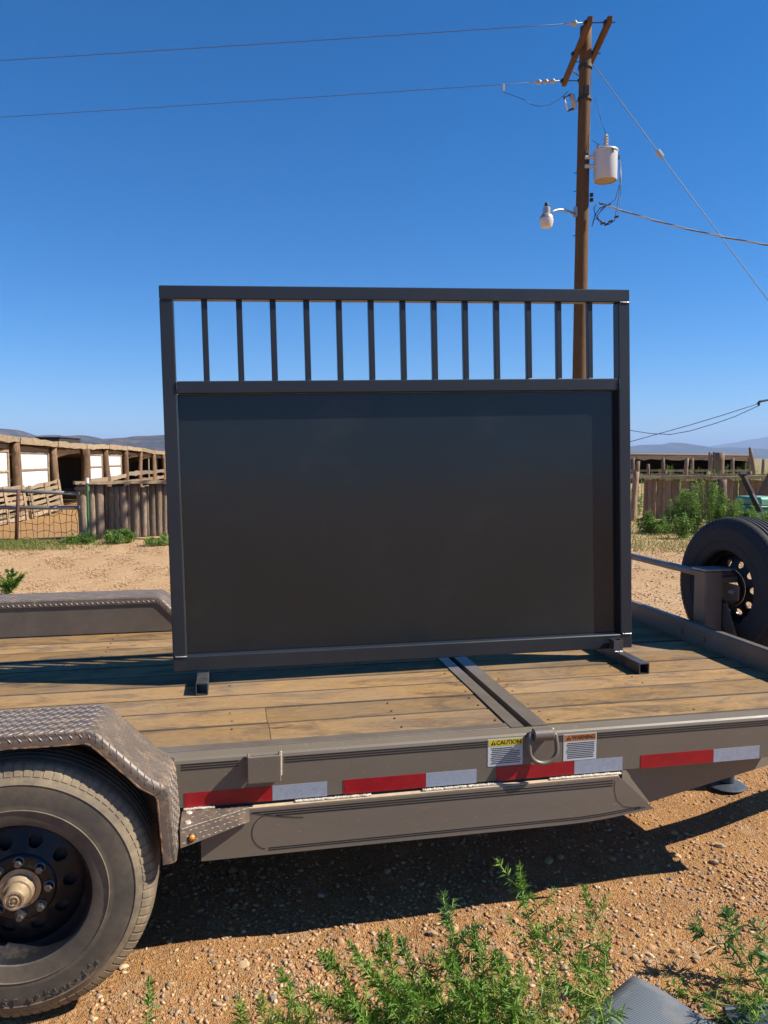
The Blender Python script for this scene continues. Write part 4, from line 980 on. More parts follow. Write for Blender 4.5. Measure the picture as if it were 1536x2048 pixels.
ob('lead_wire', MB().tube([np.array([tx, ty, tz1 + .14]) - RT * .14, at_d(1184, 280, PD)], .005, 5), 'wire_black', TR, True)
for k, (a, b, c_) in enumerate((((1241, 322), (1241, 400), (1236, 432)), ((1239, 322), (1238, 390), (1229, 440)), ((1240, 325), (1230, 400), (1200, 420)))):
    pts = [at_d(*a, PD - .2), at_d(a[0] + 1, (a[1] + b[1]) / 2, PD - .22), at_d(*b, PD - .25), at_d(*c_, PD - .3)]
    ob('secondary_lead', MB().tube(pts, .0065, 5), ('wire' if k else 'galv'), TR, True)
# yard light
lb = at_d(1093, 440, PD - .6); lx, ly, lz = map(float, lb)
YL = thing('yard_light', 'grey yard lamp with frosted lens on a curved arm from the pole', 'lamp', (lx, ly, lz - .2))
ob('lens', MB().lathe([(.125, .03), (.13, .0), (.126, -.05), (.110, -.115), (.098, -.135), (.0001, -.137)], 28, 'z', (lx, ly, lz)), 'lens', YL, 40)
ob('reflector', MB().lathe([(.13, .03), (.12, .06), (.09, .10), (.07, .115), (.0001, .115)], 28, 'z', (lx, ly, lz)), 'galv', YL, 40)
ob('housing', MB().lathe([(.070, .11), (.070, .225), (.05, .24), (.0001, .24)], 20, 'z', (lx, ly, lz)), 'galv', YL, 40)
ob('photocell', MB().lathe([(.040, .235), (.042, .30), (.035, .315), (.0001, .315)], 16, 'z', (lx, ly, lz)), 'dark_metal', YL, 40)
ob('arm', MB().tube([(lx + .07, ly, lz + .135), at_d(1110, 421, PD - .45), at_d(1121, 419, PD - .35), at_d(1136, 422, PD - .2), at_d(1150, 428, PD - .05)], [.022, .024, .024, .024, .024], 8), 'galv', YL, True)
q = at_d(1151, 424, PD - .02); ob('wall_plate', MB().box(-.03, .03, -.05, .05, -.10, .10, .01, Matrix.Translation(q)), 'galv', YL)
# guy wire, service drop
g0, g1 = at_d(1187, 130, PD - .02), at_d(1536, 600, PD - .6); gd = (g1 - g0) / np.linalg.norm(g1 - g0); gend = g0 + gd * (g0[2] / -gd[2])
gw = thing('guy_wire', 'taut guy wire with small strain insulator slanting down right from the pole', 'cable', tuple(map(float, gend)))
ob('strand', MB().tube([g0, gend], .0075, 6), 'wire_black', gw)
gi = at_d(1319, 308, PD - .25); q = g0 + gd * float(np.dot(gi - g0, gd))
ob('strain_insulator', MB().tube([q - gd * .09, q - gd * .075, q + gd * .075, q + gd * .09], [.02, .052, .052, .02], 10), 'porcelain', gw)
s0 = at_d(1197, 405, PD - .15); s1 = at_d(1536, 490, 13.2); s2 = s0 + (s1 - s0) * 2.6
pts = cable(s0, s2, .75, 90); s1d = pts
sd = thing('service_cable', 'thick twisted service cable running right from the pole', 'cable', tuple(map(float, s0)))
def at_cable():                                        # two insulated strands twisted on a bare messenger
    b = s0 + (s1 - s0); out = []
    dirn = (b - s0) / np.linalg.norm(b - s0); n = 220; L = np.linalg.norm(s2 - s0)
    for ph in (0, 2.1, 4.2):
        pth = []
        for i in range(n + 1):
            t = i / n; p = s0 + (s2 - s0) * t; mid = np.linalg.norm(s1 - s0) / L
            p = p + np.array([0, 0, -.30 * (t / mid) * (1 - t / mid)]) if t < mid else p + np.array([0, 0, .30 * (t - mid) / mid])
            a = t * L * 9 + ph; pth.append(p + (np.array([0, 0, 1]) * math.cos(a) + FW * math.sin(a)) * .010)
        out.append(pth)
    return out
for k, pth in enumerate(at_cable()): ob('strand', MB().tube(pth, .008, 5), 'can' if k < 2 else 'wire', sd, True)
for k, pth in enumerate(([(1197, 405), (1188, 415), (1190, 428), (1196, 440), (1206, 447), (1218, 449), (1230, 440)], [(1199, 408), (1213, 412), (1204, 420), (1195, 430), (1197, 441), (1209, 447)], [(1184, 453), (1187, 440), (1194, 436), (1203, 443), (1214, 448)], [(1186, 447), (1190, 430), (1200, 416), (1222, 408)])):
    ob('connection_loop', MB().tube([at_d(x, y, PD - .2) for x, y in pth], .0085, 5), 'wire_black', sd, True)
for x, y in ((1205, 447), (1213, 449), (1221, 443), (1233, 434)): ob('connector', MB().tube([at_d(x - 4, y + 1, PD - .2), at_d(x + 4, y - 1.5, PD - .2)], .022, 6), 'dark_metal', sd)

# distant service mast at the right edge, with two slack wires
md = 34.0
mo = at_d(1572, 905, md); MP = thing('service_mast', 'distant wooden mast with bracket arm at the right edge of the view', 'mast', (float(mo[0]), float(mo[1]), 0))
mt = at_d(1572, 780, md); ob('shaft', rough_log((mo[0], mo[1], -.2), (mo[0], mo[1], float(mt[2])), .12, .10, 10, 8, 3), 'pole_wood', MP, True)
ob('bracket_arm', MB().tube([at_d(1572, 796, md), at_d(1536, 800, md), at_d(1520, 803, md), at_d(1517, 806, md), at_d(1518, 812, md)], [.05, .05, .06, .07, .03], 6), 'dark_metal', MP)
for k, (pp, lab) in enumerate((([(1518, 807), (1440, 832), (1380, 850), (1330, 864), (1262, 883), (1180, 903)], 'straighter of two thin wires left of the distant mast'), ([(1518, 811), (1470, 833), (1430, 847), (1380, 862), (1340, 869), (1300, 867), (1262, 861), (1180, 842)], 'sagging lower wire left of the distant mast'))):
    single('slack_wire', MB().tube([at_d(x, y, md + .6 * i) for i, (x, y) in enumerate(pp)], .016, 5), 'wire_black', lab, 'cable', tuple(map(float, at_d(*pp[0], md))), 'wires from the distant mast', True)

# ------------------------------------------------------------ the old shed on the left
def sk_(k): return np.array([-10.1 - .385 * k, 20.9 + 3.35 * k])      # lateral, depth of post k
ztop = {-1: 2.30, 0: 2.23, 1: 2.16, 2: 2.155, 3: 2.18, 4: 2.19, 5: 2.135, 6: 2.07, 7: 2.016, 8: 2.0, 9: 2.0, 10: 1.98, 11: 1.98, 12: 1.97, 13: 1.97, 14: 1.96}
so = sk_(0); SH = thing('open_shed', 'long weathered pole shed with white sheet panels between brown posts', 'shed', cf(so[0], so[1], 0))
sdir_ = np.array([-.385, 3.35]) / math.hypot(.385, 3.35); sn = np.array([sdir_[1], -sdir_[0]])         # along, and out to the right
def sp_(k, out=0.0, z=0.0):
    p = sk_(k) + sn * out; return np.array(cf(p[0], p[1], z))
pr = {-1: .13, 0: .128, 1: .125, 2: .125, 3: .12, 4: .115, 5: .09, 6: .10, 7: .10, **{k: .1 for k in range(8, 15)}}
for k in range(-1, 15):
    lean = random.uniform(-.04, .04)
    ob('post', rough_log(sp_(k, .12, -.2), sp_(k + lean, .12, ztop[k] - .14), pr[k] * 1.22, pr[k] * 1.0, 10, 9, k + 20, .03, .12), 'post_wood', SH, True)
def board(name, a, b, h, t, m, par, tilt=0.0, seed=0):          # rough board from a to b (centre line), standing on edge
    rr = np.random.default_rng(seed); a, b = np.array(a, float), np.array(b, float); d = b - a; L = np.linalg.norm(d); d /= L
    u = np.cross(d, (0, 0, 1.0)); u /= np.linalg.norm(u); w = np.cross(u, d); n = max(2, int(L / .4)); v = []; f = []
    for i in range(n + 1):
        p = a + d * L * i / n; j1, j2 = rr.normal(0, min(h, .3) * .10, 2)
        for x, y in ((-t / 2, -h / 2 + j1), (t / 2, -h / 2 + j1), (t / 2, h / 2 + j2), (-t / 2, h / 2 + j2)): v.append(p + u * x + w * y)
    for i in range(n):
        for k in range(4): f.append((i * 4 + k, i * 4 + (k + 1) % 4, (i + 1) * 4 + (k + 1) % 4, (i + 1) * 4 + k))
    f += [(3, 2, 1, 0), tuple(n * 4 + k for k in range(4))]
    return ob(name, MB().add(v, f), m, par)
for k in range(-1, 14):
    e = .02 if k % 2 else -.01
    board('eave_beam', sp_(k + .02, .17, ztop[k] - .05 + e), sp_(k + .99, .17, ztop[k + 1] - .05 - e), .17, .14, 'pale_wood', SH, seed=k + 40)
    board('lintel', sp_(k + .03, -.02, ztop[k] - .27), sp_(k + .97, -.02, ztop[k + 1] - .27 + e), .13, .05, 'pale_wood', SH, seed=k + 60)
# roof and back wall
mb = MB(); v = []; f = []
for k in range(-1, 15): v += [tuple(sp_(k, .22, ztop[k] + .02)), tuple(sp_(k, -5.3, ztop[k] - .25)), tuple(sp_(k, .22, ztop[k] - .02)), tuple(sp_(k, -5.3, ztop[k] - .30))]
for i in range(15): a, b = i * 4, (i + 1) * 4; f += [(a, a + 1, b + 1, b), (a + 2, b + 2, b + 3, a + 3), (a, b, b + 2, a + 2), (a + 1, a + 3, b + 3, b + 1)]
ob('roof', mb.add(v, f), 'old_wood', SH)
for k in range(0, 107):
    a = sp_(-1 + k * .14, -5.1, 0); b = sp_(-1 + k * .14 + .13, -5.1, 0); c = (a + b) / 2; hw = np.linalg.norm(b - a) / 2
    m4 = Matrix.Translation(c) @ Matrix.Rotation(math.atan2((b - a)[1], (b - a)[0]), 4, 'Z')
    ob('wall_board', MB().box(-hw, hw, -.02, .02, -.05, 1.80 + random.uniform(-.05, .05), 0, m4), 'shade_wood', SH)
tn = thing('roof_crate', 'dark flat box lying on the old shed roof', 'box', tuple(sp_(2.3, -1.0, 2.14)))
a4 = Matrix.Translation(sp_(2.3, -1.0, 2.10)) @ Matrix.Rotation(R(90) - YAW, 4, 'Z')
ob('box_body', MB().box(-.95, .95, -.42, .42, 0, .30, .03, a4), 'black_rubber', tn); ob('box_lid', MB().box(-.98, .90, -.45, .45, .302, .34, .01, a4), 'black_rubber', tn)
for j in range(8):
    a, b = sp_(14, -5.0 + j * .64, 0), sp_(14, -5.0 + j * .64 + .62, 0); board('end_board', (a[0], a[1], .85), (b[0], b[1], .85), 1.9, .04, 'shade_wood', SH, seed=j)
# white panels in four bays, each in a frame
for k, z0, z1 in ((-1, .80, 1.86), (0, .86, 1.83), (2, .90, 1.80), (3, .92, 1.80)):
    a, b = sp_(k + .06, -.03, 0), sp_(k + .94, -.03, 0); d = (b - a); L = np.linalg.norm(d[:2]); ang = math.atan2(d[1], d[0])
    m4 = Matrix.Translation(a) @ Matrix.Rotation(ang, 4, 'Z')
    zm = (z0 + z1) / 2 + .0
    for zz0, zz1 in ((z0, zm - .02), (zm + .02, z1)): ob('white_panel', MB().box(.08, L - .08, -.012, .012, zz0, zz1, 0, m4), 'panel_white', SH)
    ob('panel_rail', MB().box(.03, L - .03, -.045, -.013, zm - .03, zm + .03, .006, m4), 'pale_wood', SH); ob('panel_rail', MB().box(.03, L - .03, -.045, -.013, z1 - .02, z1 + .05, .006, m4), 'pale_wood', SH)
    ob('panel_rail', MB().box(.03, L - .03, -.045, -.013, z0 - .06, z0 + .01, .006, m4), 'pale_wood', SH)
    for x in (.05, L - .05): ob('panel_stile', MB().box(x - .05, x + .05, -.05, -.013, z0 - .1, z1 + .06, .006, m4), 'pale_wood', SH)
# canvas slung inside the open bays
def sling(k, z1, drop, out):
    v = []; f = []; n, m = 10, 6
    for i in range(n + 1):
        for j in range(m + 1):
            t, s = i / n, j / m; zz = z1 - drop * s ** 1.1 * (1 - t) ** .7 - .10 * math.sin(math.pi * s) * (1 - .5 * t)
            v.append(tuple(sp_(k + .07 + .86 * t, out - .9 * s, zz)))
    for i in range(n):
        for j in range(m): a = i * (m + 1) + j; f.append((a, a + 1, a + m + 2, a + m + 1))
    ob('canvas_sling', MB().add(v, f), 'canvas', SH, True)
sling(1, 1.84, .75, -.2); sling(4, 1.88, .35, -.3); sling(5, 1.84, .3, -.3); sling(6, 1.78, .3, -.3)
for k in range(4, 14):
    board('low_rail', sp_(k, .12, .98), sp_(k + 1, .12, .96), .18, .05, 'grey_wood', SH, seed=k + 5); board('low_rail', sp_(k, .10, .62), sp_(k + 1, .10, .60), .16, .05, 'old_wood', SH, seed=k + 9)
for z in (.95, .60, .3): board('low_rail', sp_(1.05, -1.4, z), sp_(1.95, -1.4, z + .03), .13, .04, 'old_wood', SH, seed=int(z * 100))
board('low_rail', sp_(2, .16, .86), sp_(3, .16, .84), .14, .05, 'grey_wood', SH, seed=91); board('low_rail', sp_(3, .16, .82), sp_(4, .16, .93), .15, .05, 'pale_wood', SH, seed=92)
# slatted wooden gates leaning at the posts
def slat_gate(name, lab, a, b, h, rows, m, lean, gap):
    a, b = np.array(a), np.array(b); t = thing(name, lab, 'gate', tuple(map(float, a)), group='wooden gates by the shed'); d = b - a
    for i in range(rows):
        z = .08 + (h - .14) * i / (rows - 1); out = np.array([sn[0] * RT[0] + sn[1] * FW[0], sn[0] * RT[1] + sn[1] * FW[1], 0]) * (lean * (1 - z / h))
        board('slat', a + out + np.array([0, 0, z]), b + out + np.array([0, 0, z + gap]), (h / rows) * .66, .03, m, t, seed=i + int(h * 10))
    for s in (.04, .5, .96):
        p = a + d * s; o = np.array([sn[0] * RT[0] + sn[1] * FW[0], sn[0] * RT[1] + sn[1] * FW[1], 0])
        ob('upright', MB().tube([p + o * (lean + .04) + np.array([0, 0, .0]), p + o * .04 + np.array([0, 0, h + gap * s])], .045, 4), m, t)
slat_gate('wooden_gate', 'pale slatted wooden gate below the widest white shed panel', sp_(.08, .28), sp_(.90, .30), .92, 6, 'pale_wood', .12, .10)
slat_gate('wooden_gate', 'pale board gate at the left edge of the view, left of the nearest post', sp_(-.9, .30), sp_(-.03, .30), .96, 7, 'pale_wood', .10, .0)

# ------------------------------------------------------------ log fence, pipe and wire fence
fx = lambda x, y: at_z(x, y, 0.0)
LF = thing('log_fence', 'palisade fence of upright grey logs with a board along the top', 'fence', tuple(map(float, at_d(180, 1000, 15.9) * np.array([1, 1, 0]))))
edges = [(177, 189), (191.5, 206), (207, 215), (215.6, 228), (229, 238.5), (239, 252.6), (252.8, 263), (263.5, 275), (275.2, 281.5), (282.5, 292), (292.2, 298.5), (299.5, 311.3), (312, 323), (324, 334.6), (336, 346), (347, 360), (361, 372), (373, 387), (388, 399), (400, 413), (414, 426)]
for i, (x0, x1) in enumerate(edges):
    d = 15.95 + (x0 - 177) / 154 * .85; lat = ((x0 + x1) / 2 - 768) / 1538 * d; r = (x1 - x0) / 2 / 1538 * d * random.uniform(1.2, 1.3)
    h = 1.115 + random.uniform(-.06, .03); out = random.uniform(-.05, .05)
    ob('log', rough_log(cf(lat, d + out, -.1), cf(lat + random.uniform(-.012, .012), d + out, h), r, r * .95, 10, 7, i + 100, .006, .05), 'grey_wood', LF, True)
for i in range(3):
    a, b = [(150, 232), (232, 335), (335, 430)][i]; da = 15.85 + (a - 177) / 154 * .85; db = 15.85 + (b - 177) / 154 * .85
    board('top_board', cf((a - 768) / 1538 * da, da - .05, 1.175 + .01 * i), cf((b - 768) / 1538 * db, db - .05, 1.17), .06, .20, 'pale_wood', LF, seed=i + 7)
c0 = cf((164 - 768) / 1538 * 15.85, 15.85, 0)
ob('corner_post', rough_log((c0[0], c0[1], -.2), (c0[0], c0[1], 1.13), .095, .085, 10, 7, 77, .015, .07), 'grey_wood', LF, True)
board('corner_board', cf((149 - 768) / 1538 * 15.7, 15.7, 1.06), cf((178 - 768) / 1538 * 15.7, 15.7, 1.06), .09, .05, 'grey_wood', LF, seed=3)
tp = cf((174.5 - 768) / 1538 * 15.6, 15.6, 0)
TP = thing('steel_post', 'thin green steel post with white cap beside the log fence', 'post', tp)
ob('shaft', MB().tube([(tp[0], tp[1], -.1), (tp[0], tp[1], 1.20)], .024, 8), 'green_paint', TP); ob('cap', MB().tube([(tp[0], tp[1], 1.17), (tp[0], tp[1], 1.28)], .034, 8), 'white', TP)
WF = thing('pipe_fence', 'two grey pipe rails with sagging square wire mesh in front of the shed', 'fence', cf((33 - 768) / 1538 * 15.6, 15.6, 0))
fl_ = lambda x, d=15.65: (x - 768) / 1538 * d
for (za, zb) in ((1.030, .955), (.690, .670)): ob('rail', MB().tube([cf(fl_(-260), 15.65, za + .05), cf(fl_(40), 15.65, za - .02), cf(fl_(158), 15.65, zb)], .040, 10), 'pipe_grey', WF, True)
for x in (37, -140): ob('post', MB().tube([cf(fl_(x - 4), 15.55, -.1), cf(fl_(x), 15.57, .6), cf(fl_(x + 3), 15.58, 1.04)], .036, 8), 'rust_pipe', WF, True)
mb = MB(); rr = np.random.default_rng(12)
xs = np.linspace(-200, 154, 32); zs = [.03, .19, .35, .50, .64]
J = rr.normal(0, .018, (len(xs), len(zs), 2))
def wp(i, j): return cf(fl_(xs[i]) + J[i, j, 0], 15.62, zs[j] + J[i, j, 1] + .02 * math.sin(i * .6 + j))
for i in range(len(xs)): mb.tube([wp(i, j) for j in range(len(zs))], .0055, 4)
for j in range(len(zs)): mb.tube([wp(i, j) for i in range(len(xs))], .0055, 4)
ob('wire_mesh', mb, 'steel_wire', WF)

# ------------------------------------------------------------ board fence and yard on the right
BF = thing('board_fence', 'brown fence of upright boards under a pale top rail, behind the green brush', 'fence', cf(6.9, 21.5, 0))
bed = [(200, 240), (240, 289), (291, 331), (335, 400), (402, 498), (501, 590), (595, 680), (684, 788), (791, 886), (890, 980), (1093, 1165), (1170, 1216), (1220, 1270), (1275, 1332), (1336, 1400), (1404, 1470), (1474, 1540), (1545, 1610), (1614, 1690)]
for i, (x0, x1) in enumerate(bed):
    p0, p1 = 1250 + x0 / 5.37, 1250 + x1 / 5.37; d = 21.5 + random.uniform(-.04, .04); l0, l1 = (p0 - 768) / 1538 * d, (p1 - 768) / 1538 * d; c = (l0 + l1) / 2; hw = (l1 - l0) / 2 * .97
    m4 = Matrix.Translation(cf(c, d, 0)) @ Matrix.Rotation(-YAW + random.uniform(-.08, .08), 4, 'Z') @ Matrix.Rotation(random.uniform(-.02, .035), 4, 'Y')
    ob('board', MB().box(-hw, hw, -.022, .022, -.08, 1.06 + random.uniform(-.03, .03), .006, m4), 'old_wood', BF)
q = cf((1443 - 768) / 1538 * 21.3, 21.3, 0); ob('post', rough_log((q[0], q[1], -.1), (q[0], q[1], 1.09), .135, .125, 12, 7, 8, .01, .04), 'grey_wood', BF, True)
for i, (a, b) in enumerate(((1255, 1322), (1320, 1420), (1418, 1560))): board('top_rail', cf((a - 768) / 1538 * 21.4, 21.4, 1.155 - .012 * i), cf((b - 768) / 1538 * 21.4, 21.4, 1.145 + .01 * i), .085, .24, 'pale_wood', BF, seed=i + 70)
q = cf((1266 - 768) / 1538 * 20.6, 20.6, 0); single('fence_post', rough_log((q[0], q[1], -.1), (q[0] + .12, q[1], 1.32), .085, .07, 10, 6, 9, .02, .07), 'old_wood', 'leaning brown post just right of the steel gate', 'post', q, None, True)
# leaning log and farm implement
a = cf((1500 - 768) / 1538 * 20.2, 20.2, .02); b = cf((1560 - 768) / 1538 * 20.2, 20.0, 1.75)
single('leaning_log', rough_log(a, b, .15, .13, 12, 8, 31, .03, .05), 'grey_wood', 'thick pale log leaning across the board fence at the right edge', 'log', a, None, True)
ip = cf((1512 - 768) / 1538 * 17.6, 17.6, 0); IM = thing('farm_implement', 'faded green farm implement with black strut half hidden by brush', 'implement', ip)
im = Matrix.Translation(ip) @ Matrix.Rotation(-YAW + .2, 4, 'Z')
ob('hood', MB().box(-.22, .46, -.45, .45, .60, .80, .04, im), 'mint', IM); ob('tank', MB().box(-.30, .46, -.40, .40, .22, .56, .04, im), 'mint', IM)
ob('hood_rib', MB().box(-.26, .50, -.47, .47, .572, .61, .01, im), 'mint', IM)
ob('leg', MB().box(-.25, -.17, -.3, .3, 0, .22, .01, im), 'dark_metal', IM); ob('leg', MB().box(.3, .38, -.3, .3, 0, .22, .01, im), 'dark_metal', IM)
s_a, s_b = at_d(1484, 948, 17.1), at_d(1520, 1022, 17.1)
ob('strut', MB().tube([s_a, s_a * .75 + s_b * .25, s_b], [.055, .07, .07], 8), 'black_rubber', IM); ob('strut_rod', MB().tube([s_a * 1.02 - s_b * .02, s_a * .2 + s_b * .8 - FW * .08], .018, 6), 'bright', IM)
ob('pivot', MB().tube([s_a - RT * .06, s_a + RT * .08], .06, 8), 'dark_metal', IM)

# the low shed far off and the posts before it
fd = 52.0
def fp(x, d=fd, z=0.0): return np.array(cf((x - 768) / 1538 * d, d, z))
FS = thing('far_shed', 'long low open shed with pale fascia far off on the plain', 'shed', tuple(fp(1380)))
xa, xb = 1215, 1500
mb = MB(); v = [tuple(fp(xa, fd, 1.98)), tuple(fp(xb, fd, 1.86)), tuple(fp(xb, fd + 6, 1.99)), tuple(fp(xa, fd + 6, 2.10))]; v += [(p[0], p[1], p[2] - .12) for p in v]
ob('roof', mb.add(v, [(0, 1, 2, 3), (4, 7, 6, 5), (0, 4, 5, 1), (1, 5, 6, 2), (2, 6, 7, 3), (3, 7, 4, 0)]), 'old_wood', FS)
for i in range(5): a, b = xa + i * 57, xa + i * 57 + 56; board('fascia', fp(a, fd - .05, 1.76 - .021 * i), fp(b, fd - .05, 1.74 - .021 * i), .27, .05, 'pale_wood', FS, seed=i + 200)
board('back_wall', fp(xa, fd + 5.8, .9), fp(xb, fd + 5.8, .88), 1.9, .06, 'shade_wood', FS, seed=8); board('sun_block_wall', fp(xb - 1, fd + .2, .88), fp(xb - 1, fd + 5.7, .9), 1.85, .06, 'shade_wood', FS, seed=9)  # right end wall added to keep the sun out of the shed
for i, x in enumerate((1222, 1265, 1326, 1372, 1382, 1418, 1466, 1496)): q = fp(x); ob('post', rough_log(q - np.array([0, 0, .2]), q + np.array([random.uniform(-.1, .1), 0, 1.72]), .14, .12, 8, 4, i + 300, .02, .05), 'grey_wood', FS, True)
for i in range(5): a, b = xa + i * 57, xa + i * 57 + 56; board('rail', fp(a, fd - 5, .93), fp(b, fd - 5, .93), .14, .06, 'grey_wood', FS, seed=i + 220)
q = fp(1438, 34); single('timber_post', rough_log(q - np.array([0, 0, .1]), q + np.array([0, 0, 1.93]), .21, .20, 14, 6, 55, .01, .02), 'old_wood', 'very thick round timber post in front of the far shed', 'post', tuple(q), 'posts in the far yard', True)
for i, (x, d, y0, ln, lab) in enumerate(((1418, 36, 904, .0, 'thin post left of a pair beside the thick timber post'), (1425.5, 36, 904, .0, 'thin post touching the left side of the thick timber post'), (1503, 36, 895, -.12, 'tallest thin post right of the far shed'), (1512, 36, 903, -.32, 'thin leaning post beside the tallest post right of the far shed'), (1526, 40, 918, 0, 'short thin post near the right edge beyond the fence'), (1372, 30, 917, 0, 'short post in the weeds before the middle of the far shed'), (1273, 30, 922, .05, 'small post before the left end of the far shed'), (1295, 40, 928, 0, 'stubby post under the left part of the far shed'))):
    z = float(at_d(x, y0, d)[2]); q = fp(x, d); single('fence_post', rough_log(q - np.array([0, 0, .1]), q + np.array([ln, 0, z]), .095, .08, 8, 5, i + 60, .03, .08), 'old_wood', lab, 'post', tuple(q), 'posts in the far yard', True)
RF = thing('rail_fence', 'low grey rail fence crossing the weeds beyond the board fence', 'fence', tuple(fp(1330, 30)))
for i in range(4): board('rail', fp(1240 + i * 85, 31, 1.02 - .02 * i), fp(1322 + i * 85, 31, 1.0), .13, .07, 'grey_wood', RF, seed=i + 400)
for x in (1246, 1330, 1415, 1500, 1575): q = fp(x, 31.2); ob('post', rough_log(q - np.array([0, 0, .1]), q + np.array([0, 0, 1.15]), .08, .07, 8, 4, x, .02, .06), 'grey_wood', RF, True)

# ------------------------------------------------------------ stones
def rock(seed, nu=8, nv=5):
    r = np.random.default_rng(seed); v = [(0, 0, 1.0)]
    for j in range(1, nv):
        th = math.pi * j / nv
        for i in range(nu): ph = 2 * math.pi * (i + .5 * (j % 2)) / nu; v.append((math.sin(th) * math.cos(ph), math.sin(th) * math.sin(ph), math.cos(th)))
    v.append((0, 0, -1.0)); v = np.array(v); ax = r.normal(0, 1, (9, 3)); ax /= np.linalg.norm(ax, axis=1)[:, None]
    k = np.ones(len(v))
    for a in ax: k *= 1 - .16 * np.clip((v @ a) - .45, 0, 1) * 2      # knocked-off facets
    v = v * (k * (1 + r.normal(0, .05, len(v))))[:, None] * np.array([1, r.uniform(.65, .95), r.uniform(.45, .75)])
    f = []
    for i in range(nu): f.append((0, 1 + i, 1 + (i + 1) % nu))
    for j in range(nv - 2):
        a, b = 1 + j * nu, 1 + (j + 1) * nu
        for i in range(nu):
            i2 = (i + 1) % nu
            f += [(a + i, b + i, a + i2), (a + i2, b + i, b + i2)] if j % 2 else [(a + i, b + i, b + i2), (a + i, b + i2, a + i2)]
    n = len(v) - 1; a = 1 + (nv - 2) * nu
    for i in range(nu): f.append((n, a + (i + 1) % nu, a + i))
    return v, np.array(f)
def free(x, y):                                        # keep clear of the tyre's footprint and the sheet
    if abs(x + .63) < .22 and 2.27 < y < 2.62: return False
    return True
protos = []
for s in range(10):
    v, f = rock(s, 8, 4); me = mesh_np('stone', v, f); me.shade_smooth(); me.set_sharp_from_angle(angle=R(42)); me.materials.append(M['stone']); protos.append(me)
big = [(1.31, 2.245, .024), (1.345, 2.232, .020), (1.375, 2.26, .017), (1.29, 2.28, .014), (1.40, 2.30, .019), (.36, 2.56, .024), (-.06, 2.50, .018), (.10, 2.56, .017), (1.0, 2.36, .020), (1.47, 2.27, .022), (1.52, 2.22, .021), (1.58, 2.235, .018), (.95, 2.16, .018), (.72, 2.36, .024), (.77, 2.37, .02), (.80, 2.33, .017), (1.0, 2.23, .015), (1.55, 2.86, .024), (1.95, 2.75, .028), (2.05, 2.9, .024)]
cnt = 0
while cnt < 300:
    if cnt < len(big): x, y, r = big[cnt]
    else:
        y = 1.9 + 1.7 * rng.random() ** 1.7; x = rng.uniform(-.45, 1.0 + (y - 1.8) * 1.0); r = .010 + .018 * rng.random() ** 2.8
    if not free(x, y): continue
    o = bpy.data.objects.new('stone', protos[cnt % 10]); C.objects.link(o); o.parent = ground
    o.location = (x, y, float(gz(x, y)) + r * .12); o.rotation_euler = (rng.uniform(-.3, .3), rng.uniform(-.3, .3), rng.uniform(0, 6.28)); o.scale = (r, r, r); cnt += 1
ICO = None
def gravel(name, n, sampler, size, seed):
    r = np.random.default_rng(seed); pv, pf = zip(*[rock(100 + k, 6, 3) for k in range(8)])
    xs, ys = sampler(r, n); V = []; Fc = []; off = 0
    s = size(r, n, xs, ys)
    for k in range(8):
        m = np.arange(k, n, 8); a = r.uniform(0, 6.28, len(m)); ca, sa = np.cos(a), np.sin(a)
        p = pv[k]; q = np.empty((len(m), len(p), 3)); st = r.uniform(.75, 1.35, len(m))
        px_ = p[None, :, 0] * st[:, None]; py_ = p[None, :, 1] / st[:, None]
        q[:, :, 0] = px_ * ca[:, None] - py_ * sa[:, None]; q[:, :, 1] = px_ * sa[:, None] + py_ * ca[:, None]; q[:, :, 2] = p[None, :, 2]
        q *= s[m][:, None, None]; q[:, :, 0] += xs[m][:, None]; q[:, :, 1] += ys[m][:, None]; q[:, :, 2] += (gz(xs[m], ys[m]) + s[m] * .05)[:, None]
        V.append(q.reshape(-1, 3)); Fc.append((pf[k][None] + (np.arange(len(m)) * len(p))[:, None, None] + off).reshape(-1, 3)); off += len(m) * len(p)
    me = mesh_np(name, np.concatenate(V), np.concatenate(Fc)); o = ob(name, me, 'stones', ground, kind='stuff'); return o
def samp_near(r, n):
    N = n * 3; y = 1.75 + 2.6 * r.random(N) ** 1.4; x = -.75 + (1.95 + (y - 1.75) * 1.35) * r.random(N)
    den = .5 + .5 * np.sin(x * 4.1 + 1.3 * np.sin(y * 3.7)) * np.sin(y * 5.3 + 1.1 * np.sin(x * 2.9 + 1)); k = np.argsort(r.random(N) / (.12 + den))[:n]; x, y = x[k], y[k]; k = r.permutation(n); x, y = x[k], y[k]
    k = ~((np.abs(x + .63) < .18) & (y > 2.3) & (y < 2.6)); x = np.where(k, x, x + .8); return x, y
gravel('gravel', 30000, samp_near, lambda r, n, x, y: .0020 + .0130 * r.random(n) ** 3.2, 1)
def samp_mid(r, n):
    d = 5.2 + 10.2 * r.random(n) ** .8; l = (-.55 + r.random(n) * 1.1) * d; side_ = r.random(n) < .62
    l = np.where(side_, (-.52 + .27 * r.random(n)) * d, (.30 + .22 * r.random(n)) * d)
    return RT[0] * l + FW[0] * d, RT[1] * l + FW[1] * d
gravel('gravel', 22000, samp_mid, lambda r, n, x, y: .007 + .016 * r.random(n) ** 2.6, 2)

